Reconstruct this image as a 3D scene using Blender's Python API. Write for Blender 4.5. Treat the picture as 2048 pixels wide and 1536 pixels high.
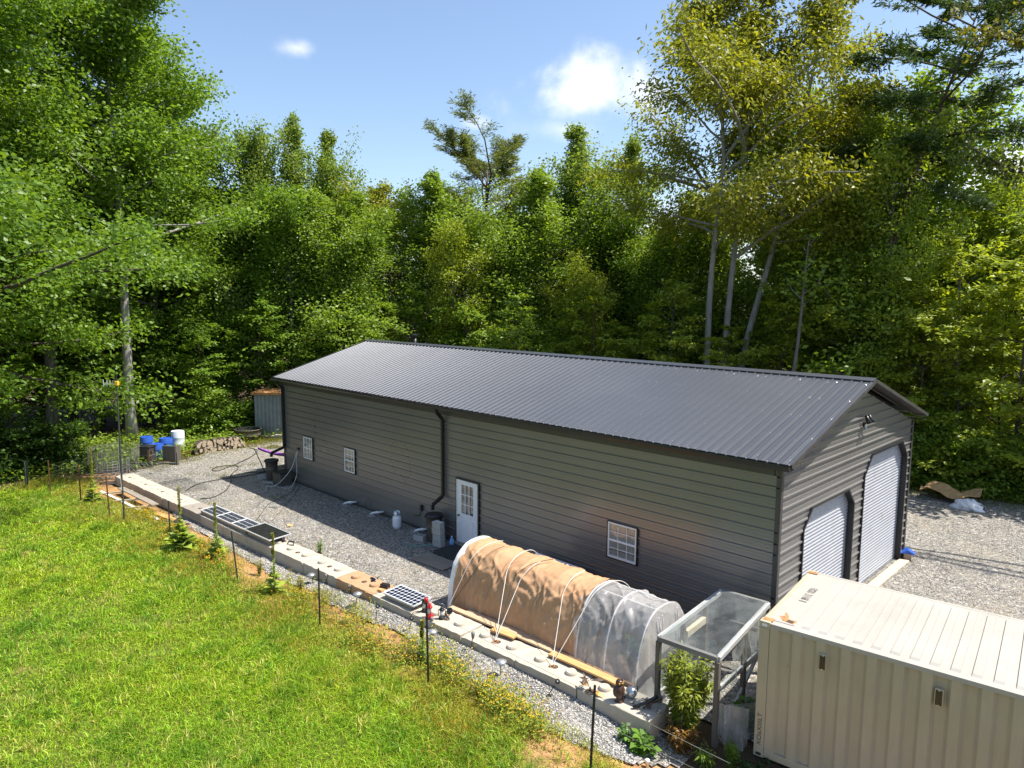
import bpy, math, random
import numpy as np
from mathutils import Vector, Matrix, noise as mnoise

for o in list(bpy.data.objects): bpy.data.objects.remove(o)
S = bpy.context.scene
COL = S.collection
rnd = random.Random(7)
R = math.radians

# ------------------------------------------------------------------ camera
cam_d = bpy.data.cameras.new('camera'); cam = bpy.data.objects.new('camera', cam_d); COL.objects.link(cam)
S.camera = cam
CF = Vector((-0.6998, 0.7045, -0.1185)); CR = Vector((0.7089, 0.7052, 0.0060)); CU = Vector((-0.0878, 0.0798, 0.9929))
CP = Vector((6.1387, -14.1717, 7.7017)); FPX = 1408.46
cam.matrix_world = Matrix(((CR.x, CU.x, -CF.x, CP.x), (CR.y, CU.y, -CF.y, CP.y), (CR.z, CU.z, -CF.z, CP.z), (0, 0, 0, 1)))
cam_d.sensor_width = 36; cam_d.lens = FPX / 2048 * 36; cam_d.clip_start = 0.1; cam_d.clip_end = 2000
S.render.resolution_x, S.render.resolution_y = 1024, 768

# ------------------------------------------------------------------ world, sun, exposure
SUN = Vector((0.40, 0.38, 1.0)).normalized()
W = bpy.data.worlds.new('World'); S.world = W; W.use_nodes = True
nt = W.node_tree; nt.nodes.clear()
def wn(t, **k):
    n = nt.nodes.new(t)
    for a, b in k.items(): setattr(n, a, b)
    return n
def lk(a, b): nt.links.new(a, b)
wout = wn('ShaderNodeOutputWorld'); bg = wn('ShaderNodeBackground'); sky = wn('ShaderNodeTexSky', sky_type='NISHITA')
sky.sun_disc = False; sky.sun_elevation = math.asin(SUN.z); sky.sun_rotation = math.atan2(SUN.x, SUN.y)
sky.altitude = 200; sky.air_density = 1.0; sky.dust_density = 1.3; sky.ozone_density = 1.6
bg.inputs['Strength'].default_value = 0.12
tc = wn('ShaderNodeTexCoord')
nz = wn('ShaderNodeTexNoise'); nz.inputs['Scale'].default_value = 9; nz.inputs['Detail'].default_value = 9; nz.inputs['Roughness'].default_value = .56; nz.inputs['Distortion'].default_value = .15
lk(tc.outputs['Generated'], nz.inputs['Vector'])
prev = None
def cloud(d, a, b, soft, amt, kn):
    """a soft cumulus at direction d, half sizes a (sideways) and b (up) in radians"""
    global prev
    d = Vector(d).normalized(); r = d.cross(Vector((0, 0, 1))).normalized(); u = r.cross(d)
    def dotn(v, s):
        n = wn('ShaderNodeVectorMath', operation='DOT_PRODUCT'); lk(tc.outputs['Generated'], n.inputs[0]); n.inputs[1].default_value = Vector(v) / s
        return n.outputs['Value']
    c = wn('ShaderNodeCombineXYZ'); lk(dotn(r, a), c.inputs[0]); lk(dotn(u, b), c.inputs[1])
    s = wn('ShaderNodeVectorMath', operation='SUBTRACT'); lk(c.outputs[0], s.inputs[0]); s.inputs[1].default_value = (d.dot(r) / a, d.dot(u) / b, 0)
    l = wn('ShaderNodeVectorMath', operation='LENGTH'); lk(s.outputs[0], l.inputs[0])
    m = wn('ShaderNodeMath', operation='MULTIPLY_ADD'); lk(nz.outputs['Fac'], m.inputs[0]); m.inputs[1].default_value = -kn; lk(l.outputs['Value'], m.inputs[2])
    mr = wn('ShaderNodeMapRange', interpolation_type='SMOOTHERSTEP'); lk(m.outputs[0], mr.inputs['Value'])
    mr.inputs['From Min'].default_value = 1 - kn * .5; mr.inputs['From Max'].default_value = 1 - kn * .5 - soft
    mr.inputs['To Min'].default_value = 0; mr.inputs['To Max'].default_value = amt
    # only the front half sphere
    f = wn('ShaderNodeMath', operation='GREATER_THAN'); lk(dotn(d, 1), f.inputs[0]); f.inputs[1].default_value = 0
    g = wn('ShaderNodeMath', operation='MULTIPLY'); lk(mr.outputs[0], g.inputs[0]); lk(f.outputs[0], g.inputs[1])
    if prev is None: prev = g.outputs[0]
    else:
        x = wn('ShaderNodeMath', operation='MAXIMUM'); lk(prev, x.inputs[0]); lk(g.outputs[0], x.inputs[1]); prev = x.outputs[0]
cloud((-0.8353, 0.4556, 0.3077), .036, .017, 1.3, .7, 2.6)
cloud((-0.6150, 0.7400, 0.2560), .115, .068, 1.1, .95, 2.6)
cloud((-0.6350, 0.7300, 0.2250), .10, .030, 1.2, .5, 1.8)
cloud((-0.7206, 0.6527, 0.2340), .03, .014, .9, .3, 1.2)
cloud((-0.1700, 0.9774, 0.1250), .10, .07, .8, .9, 1.1)
cloud((-0.1250, 0.9600, 0.2350), .08, .05, .9, .3, 1.2)
cloud((-0.5400, 0.8000, 0.0900), .30, .06, .9, .45, 1.1)
cloud((0.5400, -0.8000, 0.3500), .20, .08, .8, .9, 1.2)
cloud((0.8400, 0.2000, 0.3000), .16, .08, .8, .9, 1.2)
cloud((-0.6000, -0.7000, 0.4000), .16, .07, .8, .9, 1.2)
mx = wn('ShaderNodeMix', data_type='RGBA'); lk(prev, mx.inputs['Factor']); lk(sky.outputs[0], mx.inputs['A']); mx.inputs['B'].default_value = (6.6, 6.5, 6.6, 1)
lk(mx.outputs['Result'], bg.inputs['Color']); lk(bg.outputs[0], wout.inputs['Surface'])

sd = bpy.data.lights.new('sun', 'SUN'); sun = bpy.data.objects.new('sun', sd); COL.objects.link(sun)
sd.energy = 5.0; sd.angle = R(.53); sd.color = (1, .95, .86)
sun.rotation_euler = SUN.to_track_quat('Z', 'Y').to_euler(); sun.location = (0, 0, 60)
S.view_settings.view_transform = 'Standard'; S.view_settings.look = 'None'; S.view_settings.gamma = 1; S.view_settings.exposure = 0.9
S.view_settings.use_curve_mapping = False

# ------------------------------------------------------------------ materials
def mat(name):
    m = bpy.data.materials.new(name); m.use_nodes = True; n = m.node_tree; n.nodes.clear()
    return m, n
class NT:
    def __init__(s, name): s.m, s.t = mat(name); s.out = s.n('ShaderNodeOutputMaterial')
    def n(s, ty, ins=None, **k):
        x = s.t.nodes.new(ty)
        for a, b in k.items(): setattr(x, a, b)
        for a, b in (ins or {}).items(): s.set(x, a, b)
        return x
    def set(s, x, a, b):
        if isinstance(b, bpy.types.NodeSocket): s.t.links.new(b, x.inputs[a])
        else: x.inputs[a].default_value = b
    def math(s, op, a, b=0.0, c=None):
        x = s.n('ShaderNodeMath', operation=op); s.set(x, 0, a); s.set(x, 1, b)
        if c is not None: s.set(x, 2, c)
        return x.outputs[0]
    def mix(s, f, a, b, blend='MIX'):
        x = s.n('ShaderNodeMix', data_type='RGBA', blend_type=blend)
        s.set(x, 'Factor', f); s.set(x, 'A', a); s.set(x, 'B', b); return x.outputs['Result']
    def noise(s, scale, detail=4, rough=.55, vec=None, dim=None):
        x = s.n('ShaderNodeTexNoise', {'Scale': scale, 'Detail': detail, 'Roughness': rough})
        if vec is not None: s.set(x, 'Vector', vec)
        return x.outputs['Fac']
    def ramp(s, f, stops):
        x = s.n('ShaderNodeValToRGB'); s.set(x, 'Fac', f); cr = x.color_ramp
        while len(cr.elements) < len(stops): cr.elements.new(.5)
        for e, (p, c) in zip(cr.elements, stops): e.position = p; e.color = (*c, 1) if len(c) == 3 else c
        return x.outputs['Color']
    def maprange(s, v, a, b, c=0., d=1.):
        x = s.n('ShaderNodeMapRange'); s.set(x, 'Value', v)
        for k, q in zip(('From Min', 'From Max', 'To Min', 'To Max'), (a, b, c, d)): x.inputs[k].default_value = q
        return x.outputs[0]
    def obj(s): return s.n('ShaderNodeTexCoord').outputs['Object']
    def pos(s): return s.n('ShaderNodeNewGeometry').outputs['Position']
    def mapping(s, v, scale=(1, 1, 1), rot=(0, 0, 0)):
        return s.n('ShaderNodeMapping', {'Vector': v, 'Scale': scale, 'Rotation': rot}).outputs[0]
    def bump(s, h, st=.3, dist=.02):
        return s.n('ShaderNodeBump', {'Height': h, 'Strength': st, 'Distance': dist}).outputs[0]
    def pbr(s, col, rough=.6, metal=0., spec=.5, normal=None, **k):
        x = s.n('ShaderNodeBsdfPrincipled')
        s.set(x, 'Base Color', col if isinstance(col, bpy.types.NodeSocket) else (*col, 1)); s.set(x, 'Roughness', rough); s.set(x, 'Metallic', metal)
        s.set(x, 'Specular IOR Level', spec)
        if normal is not None: s.set(x, 'Normal', normal)
        for a, b in k.items(): s.set(x, a.replace('_', ' '), b)
        s.t.links.new(x.outputs[0], s.out.inputs[0]); return x
M = {}
def simple(name, col, rough=.6, metal=0., spec=.5, var=.18, nscale=6., bump=.0, bscale=60., coat=0., speck=0.):
    """painted / plain surface: base colour with broken-up wear, roughness variation and fine relief"""
    t = NT(name); p = t.obj()
    n1 = t.noise(nscale, 5, .6, p); n2 = t.noise(nscale * 9, 3, .6, p)
    f = t.math('ADD', t.math('MULTIPLY', n1, .7), t.math('MULTIPLY', n2, .3))
    a = [max(0, c * (1 - var * 1.6)) for c in col]; b = [min(1, c * (1 + var * 1.2)) for c in col]
    c = t.ramp(f, [(.25, a), (.5, col), (.75, b)])
    r = t.maprange(n1, .3, .7, max(.05, rough - .1), min(1, rough + .12))
    nm = t.bump(t.noise(bscale, 4, .6, p), bump, .01) if bump else None
    t.pbr(c, r, metal, spec, nm); M[name] = t.m; return t
# the metal building
def metal_paint(name, col, rough, var):
    t = NT(name); p = t.pos()
    n1 = t.noise(.35, 3, .5, p); n2 = t.noise(5, 4, .6, t.mapping(p, (.2, .2, 3))); n3 = t.noise(40, 2, .5, p)
    f = t.math('ADD', t.math('MULTIPLY', n1, .65), t.math('ADD', t.math('MULTIPLY', n2, .2), t.math('MULTIPLY', n3, .15)))
    c = t.ramp(f, [(.15, [q * (1 - var) for q in col]), (.85, [q * (1 + var) for q in col])])
    t.pbr(c, t.maprange(n1, .1, .9, rough - .03, rough + .08), .42, .5, t.bump(t.noise(.8, 1, .4, p), .025, .05))
    M[name] = t.m
metal_paint('siding', (.215, .205, .195), .27, .14)
metal_paint('roofing', (.085, .090, .104), .34, .12)
simple('black_trim', (.016, .016, .017), .35, 0, .5)
simple('dark_trim', (.055, .052, .05), .4)
simple('white_vinyl', (.74, .74, .73), .4, var=.05)
simple('white_door', (.72, .73, .76), .42, var=.05)
simple('roll_door', (.37, .38, .41), .35, var=.08, nscale=2.5)
simple('screw', (.75, .75, .75), .3, .6)
simple('curtain', (.42, .40, .37), .9, var=.12)
simple('concrete_slab', (.42, .39, .35), .9, bump=.3)
def glass(name, col, rough=.03):
    t = NT(name); t.pbr(t.ramp(t.noise(3, 3, .5, t.obj()), [(.3, col), (.7, [c * 1.5 for c in col])]), rough, 0, .8); M[name] = t.m
glass('window_glass', (.05, .055, .06))
# a see-through window pane
t = NT('clear_pane'); gl = t.n('ShaderNodeBsdfGlossy', {'Roughness': .02, 'Color': (1, 1, 1, 1)}); tr = t.n('ShaderNodeBsdfTransparent', {'Color': (.82, .86, .85, 1)})
lw = t.n('ShaderNodeLayerWeight', {'Blend': .5}); ms = t.n('ShaderNodeMixShader'); t.set(ms, 0, t.math('MULTIPLY_ADD', t.math('POWER', lw.outputs['Facing'], 2.5), .8, .10)); t.set(ms, 1, tr.outputs[0]); t.set(ms, 2, gl.outputs[0]); t.t.links.new(ms.outputs[0], t.out.inputs[0]); M['clear_pane'] = t.m
# concrete blocks
def concrete(name, a, b, stain):
    t = NT(name); p = t.obj(); n1 = t.noise(2.3, 6, .62, p); n2 = t.noise(22, 5, .65, p); n3 = t.noise(1.1, 3, .5, p)
    c = t.ramp(t.math('ADD', t.math('MULTIPLY', n1, .65), t.math('MULTIPLY', n2, .35)), [(.32, a), (.62, b)])
    c = t.mix(t.maprange(n3, .52, .72, 0, .55), c, (*stain, 1))
    v = t.n('ShaderNodeTexVoronoi', {'Vector': p, 'Scale': 38.}); pit = t.maprange(v.outputs['Distance'], .03, .16, 0, 1)
    c = t.mix(t.math('MULTIPLY', t.math('SUBTRACT', 1, pit), .5), c, (.16, .14, .12, 1))
    t.pbr(c, .92, 0, .25, t.bump(t.math('ADD', n2, t.math('MULTIPLY', pit, .6)), .35, .02)); M[name] = t.m
concrete('block_concrete', (.33, .29, .235), (.47, .425, .355), (.33, .235, .15))
concrete('block_rusty', (.36, .21, .115), (.43, .27, .155), (.36, .20, .10))
concrete('block_grey', (.23, .205, .175), (.31, .275, .235), (.28, .23, .17))
concrete('cmu', (.27, .27, .27), (.38, .38, .37), (.30, .29, .27))
# wood
def wood(name, a, b, ax=0, rough=.75):
    t = NT(name); p = t.obj(); sc = [14, 14, 14]; sc[ax] = .9
    g = t.noise(3, 6, .65, t.mapping(p, sc)); n2 = t.noise(1.5, 3, .5, p)
    c = t.ramp(t.math('ADD', t.math('MULTIPLY', g, .75), t.math('MULTIPLY', n2, .25)), [(.3, a), (.5, [(x + y) / 2 for x, y in zip(a, b)]), (.7, b)])
    t.pbr(c, rough, 0, .3, t.bump(g, .35, .01)); M[name] = t.m
wood('board_fresh', (.42, .22, .08), (.62, .38, .17))
wood('board_tan', (.38, .25, .15), (.55, .40, .26))
wood('board_pale', (.46, .38, .26), (.60, .52, .38), 1)
wood('board_grey', (.26, .26, .26), (.44, .44, .43), 1)
wood('board_grey_x', (.11, .105, .10), (.23, .22, .21), 0)
wood('board_weathered', (.17, .145, .12), (.33, .29, .24), 0)
wood('post_grey', (.07, .062, .052), (.17, .15, .125), 2)
wood('log_bark', (.06, .045, .035), (.15, .12, .095), 0, .9)
wood('log_end', (.33, .25, .17), (.55, .46, .34), 0, .9)
# container paint
def cpaint(name, col):
    t = NT(name); p = t.obj(); n1 = t.noise(.9, 5, .6, p); n2 = t.noise(14, 4, .6, t.mapping(p, (1, 1, .15)))
    c = t.ramp(t.math('ADD', t.math('MULTIPLY', n1, .6), t.math('MULTIPLY', n2, .4)), [(.3, [q * .86 for q in col]), (.7, [min(1, q * 1.06) for q in col])])
    rs = t.maprange(t.noise(5, 7, .7, p), .69, .74, 0, .6)
    c = t.mix(rs, c, (.30, .15, .06, 1))
    t.pbr(c, t.maprange(n1, .3, .7, .42, .6), 0, .45, t.bump(t.noise(1.6, 2, .5, p), .12, .03)); M[name] = t.m
cpaint('container_cream', (.41, .355, .25)); cpaint('container_roof', (.375, .352, .31))
simple('rust', (.36, .17, .06), .85, var=.5, nscale=18, bump=.3)
simple('marker_black', (.02, .02, .02), .7)
simple('brass_dark', (.10, .07, .025), .5, .3, var=.4, nscale=20)
# tarps and film
t = NT('tan_tarp'); p = t.obj(); w1 = t.noise(2.2, 6, .6, t.mapping(p, (1, .7, .7))); w2 = t.noise(9, 5, .6, t.mapping(p, (1.6, .6, .6)))
c = t.ramp(t.math('ADD', t.math('MULTIPLY', w1, .5), t.math('MULTIPLY', w2, .5)), [(.3, (.36, .20, .10)), (.55, (.45, .265, .145)), (.75, (.52, .33, .19))])
b = t.pbr(c, .75, 0, .3, t.bump(t.math('ADD', w1, t.math('MULTIPLY', w2, .6)), .5, .03)); M['tan_tarp'] = t.m
def film(name, tint, solid, white, bumpst=.5, rough=.25, bs=3.):
    """thin polythene: see-through, milky, shiny"""
    t = NT(name); p = t.obj(); w = t.noise(bs, 6, .62, t.mapping(p, (1, .5, .5))); nm = t.bump(w, bumpst, .05)
    tr = t.n('ShaderNodeBsdfTransparent', {'Color': (*tint, 1)}); df = t.n('ShaderNodeBsdfDiffuse', {'Color': (*white, 1), 'Normal': nm}); tl = t.n('ShaderNodeBsdfTranslucent', {'Color': (*white, 1), 'Normal': nm})
    gl = t.n('ShaderNodeBsdfGlossy', {'Roughness': rough, 'Normal': nm}); a = t.n('ShaderNodeMixShader', {0: .5}); t.set(a, 1, df.outputs[0]); t.set(a, 2, tl.outputs[0])
    f = t.maprange(w, .3, .7, solid - .13, solid + .13)
    b = t.n('ShaderNodeMixShader'); t.set(b, 0, f); t.set(b, 1, tr.outputs[0]); t.set(b, 2, a.outputs[0])
    lw = t.n('ShaderNodeLayerWeight', {'Blend': .5, 'Normal': nm}); c = t.n('ShaderNodeMixShader'); t.set(c, 0, t.math('MULTIPLY_ADD', t.math('POWER', lw.outputs['Facing'], 3.), .5, .035)); t.set(c, 1, b.outputs[0]); t.set(c, 2, gl.outputs[0])
    t.t.links.new(c.outputs[0], t.out.inputs[0]); M[name] = t.m
film('clear_film', (.97, .96, .96), .42, (.92, .90, .89), 1.)
film('cage_film', (.94, .97, .97), .17, (.70, .75, .75), .6, .12, 2.)
film('flap_film', (.95, .95, .95), .36, (.66, .66, .65), .9, .2)
film('end_film', (.95, .94, .93), .56, (.90, .86, .83), .9)
simple('white_plastic', (.76, .76, .76), .45, var=.06)
simple('translucent_drum', (.62, .66, .70), .45, var=.08)
simple('rope', (.72, .70, .66), .8, var=.1)
simple('blue_plastic', (.03, .10, .46), .38, var=.15)
simple('black_plastic', (.022, .022, .024), .45, var=.3)
simple('bin_plastic', (.05, .045, .042), .55, var=.45, nscale=4)
simple('barrel_plastic', (.075, .066, .055), .5, var=.25)
simple('grey_plastic', (.17, .165, .16), .55, var=.2)
simple('red_enamel', (.55, .015, .02), .3, var=.12)
simple('lamp_black', (.025, .026, .028), .35, .3)
simple('galvanised', (.40, .41, .42), .38, .85, var=.2)
simple('shiny_steel', (.62, .62, .62), .3, .8, var=.1)
simple('propane_white', (.66, .68, .72), .35, var=.06)
simple('t_post', (.035, .032, .027), .7, .2, var=.4, nscale=12)
simple('t_post_rusty', (.17, .075, .03), .85, .1, var=.5, nscale=14)
simple('t_post_green', (.05, .055, .045), .7, .2, var=.4, nscale=12)
simple('cable_black', (.02, .02, .021), .5); simple('cable_brown', (.08, .05, .035), .6); simple('cable_white', (.6, .6, .58), .6); simple('hose_green', (.10, .34, .30), .5)
simple('cell_blue', (.012, .014, .032), .18, 0, .7, var=.3); simple('cell_black', (.018, .018, .019), .28, 0, .6, var=.2)
simple('alu_frame', (.72, .73, .74), .35, .4, var=.06); simple('panel_back', (.62, .64, .66), .5, var=.05)
simple('tin_grey', (.19, .225, .255), .5, .3, var=.22, nscale=2.5); simple('tin_rust', (.42, .21, .085), .8, .1, var=.4, nscale=6, bump=.3)
simple('owl_brown', (.055, .026, .018), .3, var=.6, nscale=22); simple('rust_leaf', (.12, .085, .065), .6, .4, var=.4, nscale=14); simple('copper_leaf', (.52, .25, .06), .45, .3, var=.25)
simple('cardboard', (.50, .30, .13), .85, var=.18, nscale=4); simple('purple_cloth', (.22, .05, .34), .7, var=.2); simple('pink_cloth', (.75, .08, .30), .7, var=.2)
simple('water_blue', (.22, .40, .72), .2, var=.15); simple('tank_grey', (.10, .085, .07), .55, var=.3); simple('yellow_box', (.75, .42, .03), .5, var=.1)
simple('foam_board', (.68, .73, .80), .7, var=.04); simple('soil_dark', (.035, .026, .02), .95, var=.4, bump=.6, bscale=30)
simple('rubber_mat', (.035, .034, .034), .85, var=.3, bump=.4, bscale=80); simple('lamp_glass', (.55, .55, .52), .1, 0, .8, var=.05)
# bark
def bark(name, a, b):
    t = NT(name); p = t.obj(); g = t.noise(2.2, 6, .65, t.mapping(p, (5, 5, .7))); n = t.noise(.6, 3, .6, p)
    c = t.ramp(t.math('ADD', t.math('MULTIPLY', g, .6), t.math('MULTIPLY', n, .4)), [(.3, a), (.55, b), (.72, [min(1, q * 1.5) for q in b])])
    t.pbr(c, .9, 0, .2, t.bump(g, .6, .04)); M[name] = t.m
bark('bark_pale', (.17, .16, .145), (.33, .315, .285)); bark('bark_grey', (.07, .063, .055), (.19, .175, .155)); bark('bark_brown', (.045, .032, .024), (.12, .088, .066)); bark('bark_dark', (.03, .026, .02), (.09, .078, .062))
# leaves: colour comes from the object's own colour, varied leaf by leaf
def leafmat(name, trans=.42, rough=.45, spec=.35):
    t = NT(name); oi = t.n('ShaderNodeObjectInfo'); at = t.n('ShaderNodeAttribute', attribute_name='vary')
    v = at.outputs['Fac']
    c = t.mix(1., oi.outputs['Color'], t.ramp(v, [(0, (.62, .70, .75)), (.5, (1, 1, 1)), (.85, (1.0, 1.0, .8)), (1, (1.0, .95, .55))]), 'MULTIPLY')
    ga = t.n('ShaderNodeHueSaturation', {'Color': c, 'Value': t.maprange(v, 0, 1, .72, 1.3)}).outputs[0]
    ps = t.n('ShaderNodeBsdfPrincipled', {'Base Color': ga, 'Roughness': rough, 'Specular IOR Level': spec})
    tl = t.n('ShaderNodeBsdfTranslucent'); tcx = t.mix(1., ga, (1.35, 1.28, .5, 1), 'MULTIPLY'); t.set(tl, 'Color', tcx)
    ms = t.n('ShaderNodeMixShader', {0: trans}); t.set(ms, 1, ps.outputs[0]); t.set(ms, 2, tl.outputs[0]); t.t.links.new(ms.outputs[0], t.out.inputs[0]); M[name] = t.m
leafmat('leaf', .47); leafmat('needle', .3, .5, .3)
# plants coloured per blade
t = NT('blade'); at = t.n('ShaderNodeAttribute', attribute_name='tint'); ps = t.n('ShaderNodeBsdfPrincipled', {'Base Color': at.outputs['Color'], 'Roughness': .5, 'Specular IOR Level': .3})
tl = t.n('ShaderNodeBsdfTranslucent', {'Color': t.mix(1., at.outputs['Color'], (1.2, 1.15, .5, 1), 'MULTIPLY')}); ms = t.n('ShaderNodeMixShader', {0: .38}); t.set(ms, 1, ps.outputs[0]); t.set(ms, 2, tl.outputs[0]); t.t.links.new(ms.outputs[0], t.out.inputs[0]); M['blade'] = t.m
# ground and gravel
t = NT('ground'); p = t.pos(); n1 = t.noise(.35, 5, .6, p); n2 = t.noise(3, 6, .65, p); n3 = t.noise(30, 4, .6, p)
at = t.n('ShaderNodeAttribute', attribute_name='zone')
soil = t.ramp(t.math('ADD', t.math('MULTIPLY', n2, .6), t.math('MULTIPLY', n3, .4)), [(.3, (.20, .10, .045)), (.5, (.36, .20, .09)), (.7, (.44, .30, .15))])
turf = t.ramp(t.math('ADD', t.math('MULTIPLY', n2, .5), t.math('MULTIPLY', n3, .5)), [(.3, (.05, .07, .012)), (.55, (.11, .13, .025)), (.75, (.20, .18, .05))])
duff = t.ramp(t.math('ADD', t.math('MULTIPLY', n2, .5), t.math('MULTIPLY', n3, .5)), [(.3, (.03, .022, .014)), (.6, (.09, .06, .035)), (.8, (.07, .08, .025))])
zr = t.n('ShaderNodeSeparateColor'); t.set(zr, 0, at.outputs['Color'])
c = t.mix(t.maprange(t.math('ADD', zr.outputs[0], t.math('MULTIPLY', t.math('SUBTRACT', n2, .5), .9)), .35, .65), duff, turf)
c = t.mix(t.maprange(t.math('ADD', zr.outputs[1], t.math('MULTIPLY', t.math('SUBTRACT', n2, .5), .9)), .35, .65), c, soil)
t.pbr(c, .95, 0, .15, t.bump(n3, .6, .03)); M['ground'] = t.m
def gravelmat(name, dust):
    t = NT(name); p = t.pos()
    wv = t.n('ShaderNodeVectorMath', operation='ADD'); t.set(wv, 0, p); nv = t.n('ShaderNodeTexNoise', {'Scale': 60., 'Detail': 2.}); sc = t.n('ShaderNodeVectorMath', operation='SCALE', **{}); t.set(sc, 0, nv.outputs['Color']); sc.inputs['Scale'].default_value = .012; t.set(wv, 1, sc.outputs[0])
    v1 = t.n('ShaderNodeTexVoronoi', {'Vector': wv.outputs[0], 'Scale': 30.}); v2 = t.n('ShaderNodeTexVoronoi', {'Vector': wv.outputs[0], 'Scale': 17.})
    s1 = t.n('ShaderNodeSeparateColor'); t.set(s1, 0, v1.outputs['Color']); s2 = t.n('ShaderNodeSeparateColor'); t.set(s2, 0, v2.outputs['Color'])
    big = t.noise(.5, 4, .6, p); mid = t.noise(2.5, 4, .6, p)
    c1 = t.ramp(s1.outputs[0], [(0, (.10, .095, .088)), (.35, (.27, .255, .235)), (.7, (.42, .395, .355)), (1, (.66, .63, .58))])
    c2 = t.ramp(s2.outputs[1], [(0, (.09, .086, .08)), (.4, (.28, .265, .24)), (.8, (.45, .42, .38)), (1, (.74, .70, .65))])
    c = t.mix(t.maprange(s2.outputs[2], .45, .5), c1, c2)
    crack = t.maprange(v1.outputs['Distance'], .0, .75, 1.05, .55)
    c = t.mix(1., c, t.ramp(crack, [(0, (0, 0, 0)), (1, (1, 1, 1))]), 'MULTIPLY')
    c = t.mix(t.maprange(t.math('ADD', t.math('MULTIPLY', big, .6), t.math('MULTIPLY', mid, .4)), .47, .66, .05, dust), c, (.34, .285, .205, 1))
    h = t.math('SUBTRACT', t.math('MULTIPLY', s1.outputs[1], .7), v1.outputs['Distance'])
    t.pbr(c, .9, 0, .25, t.bump(h, .9, .03)); M[name] = t.m
gravelmat('gravel', .5)
t = NT('stone'); oi = t.n('ShaderNodeAttribute', attribute_name='vary'); t.pbr(t.mix(.25, t.ramp(oi.outputs['Fac'], [(0, (.13, .125, .12)), (.5, (.33, .315, .29)), (1, (.66, .635, .60))]), t.ramp(t.noise(25, 4, .6, t.pos()), [(.3, (.15, .15, .15)), (.7, (.5, .48, .46))])), .88, 0, .25); M['stone'] = t.m

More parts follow.
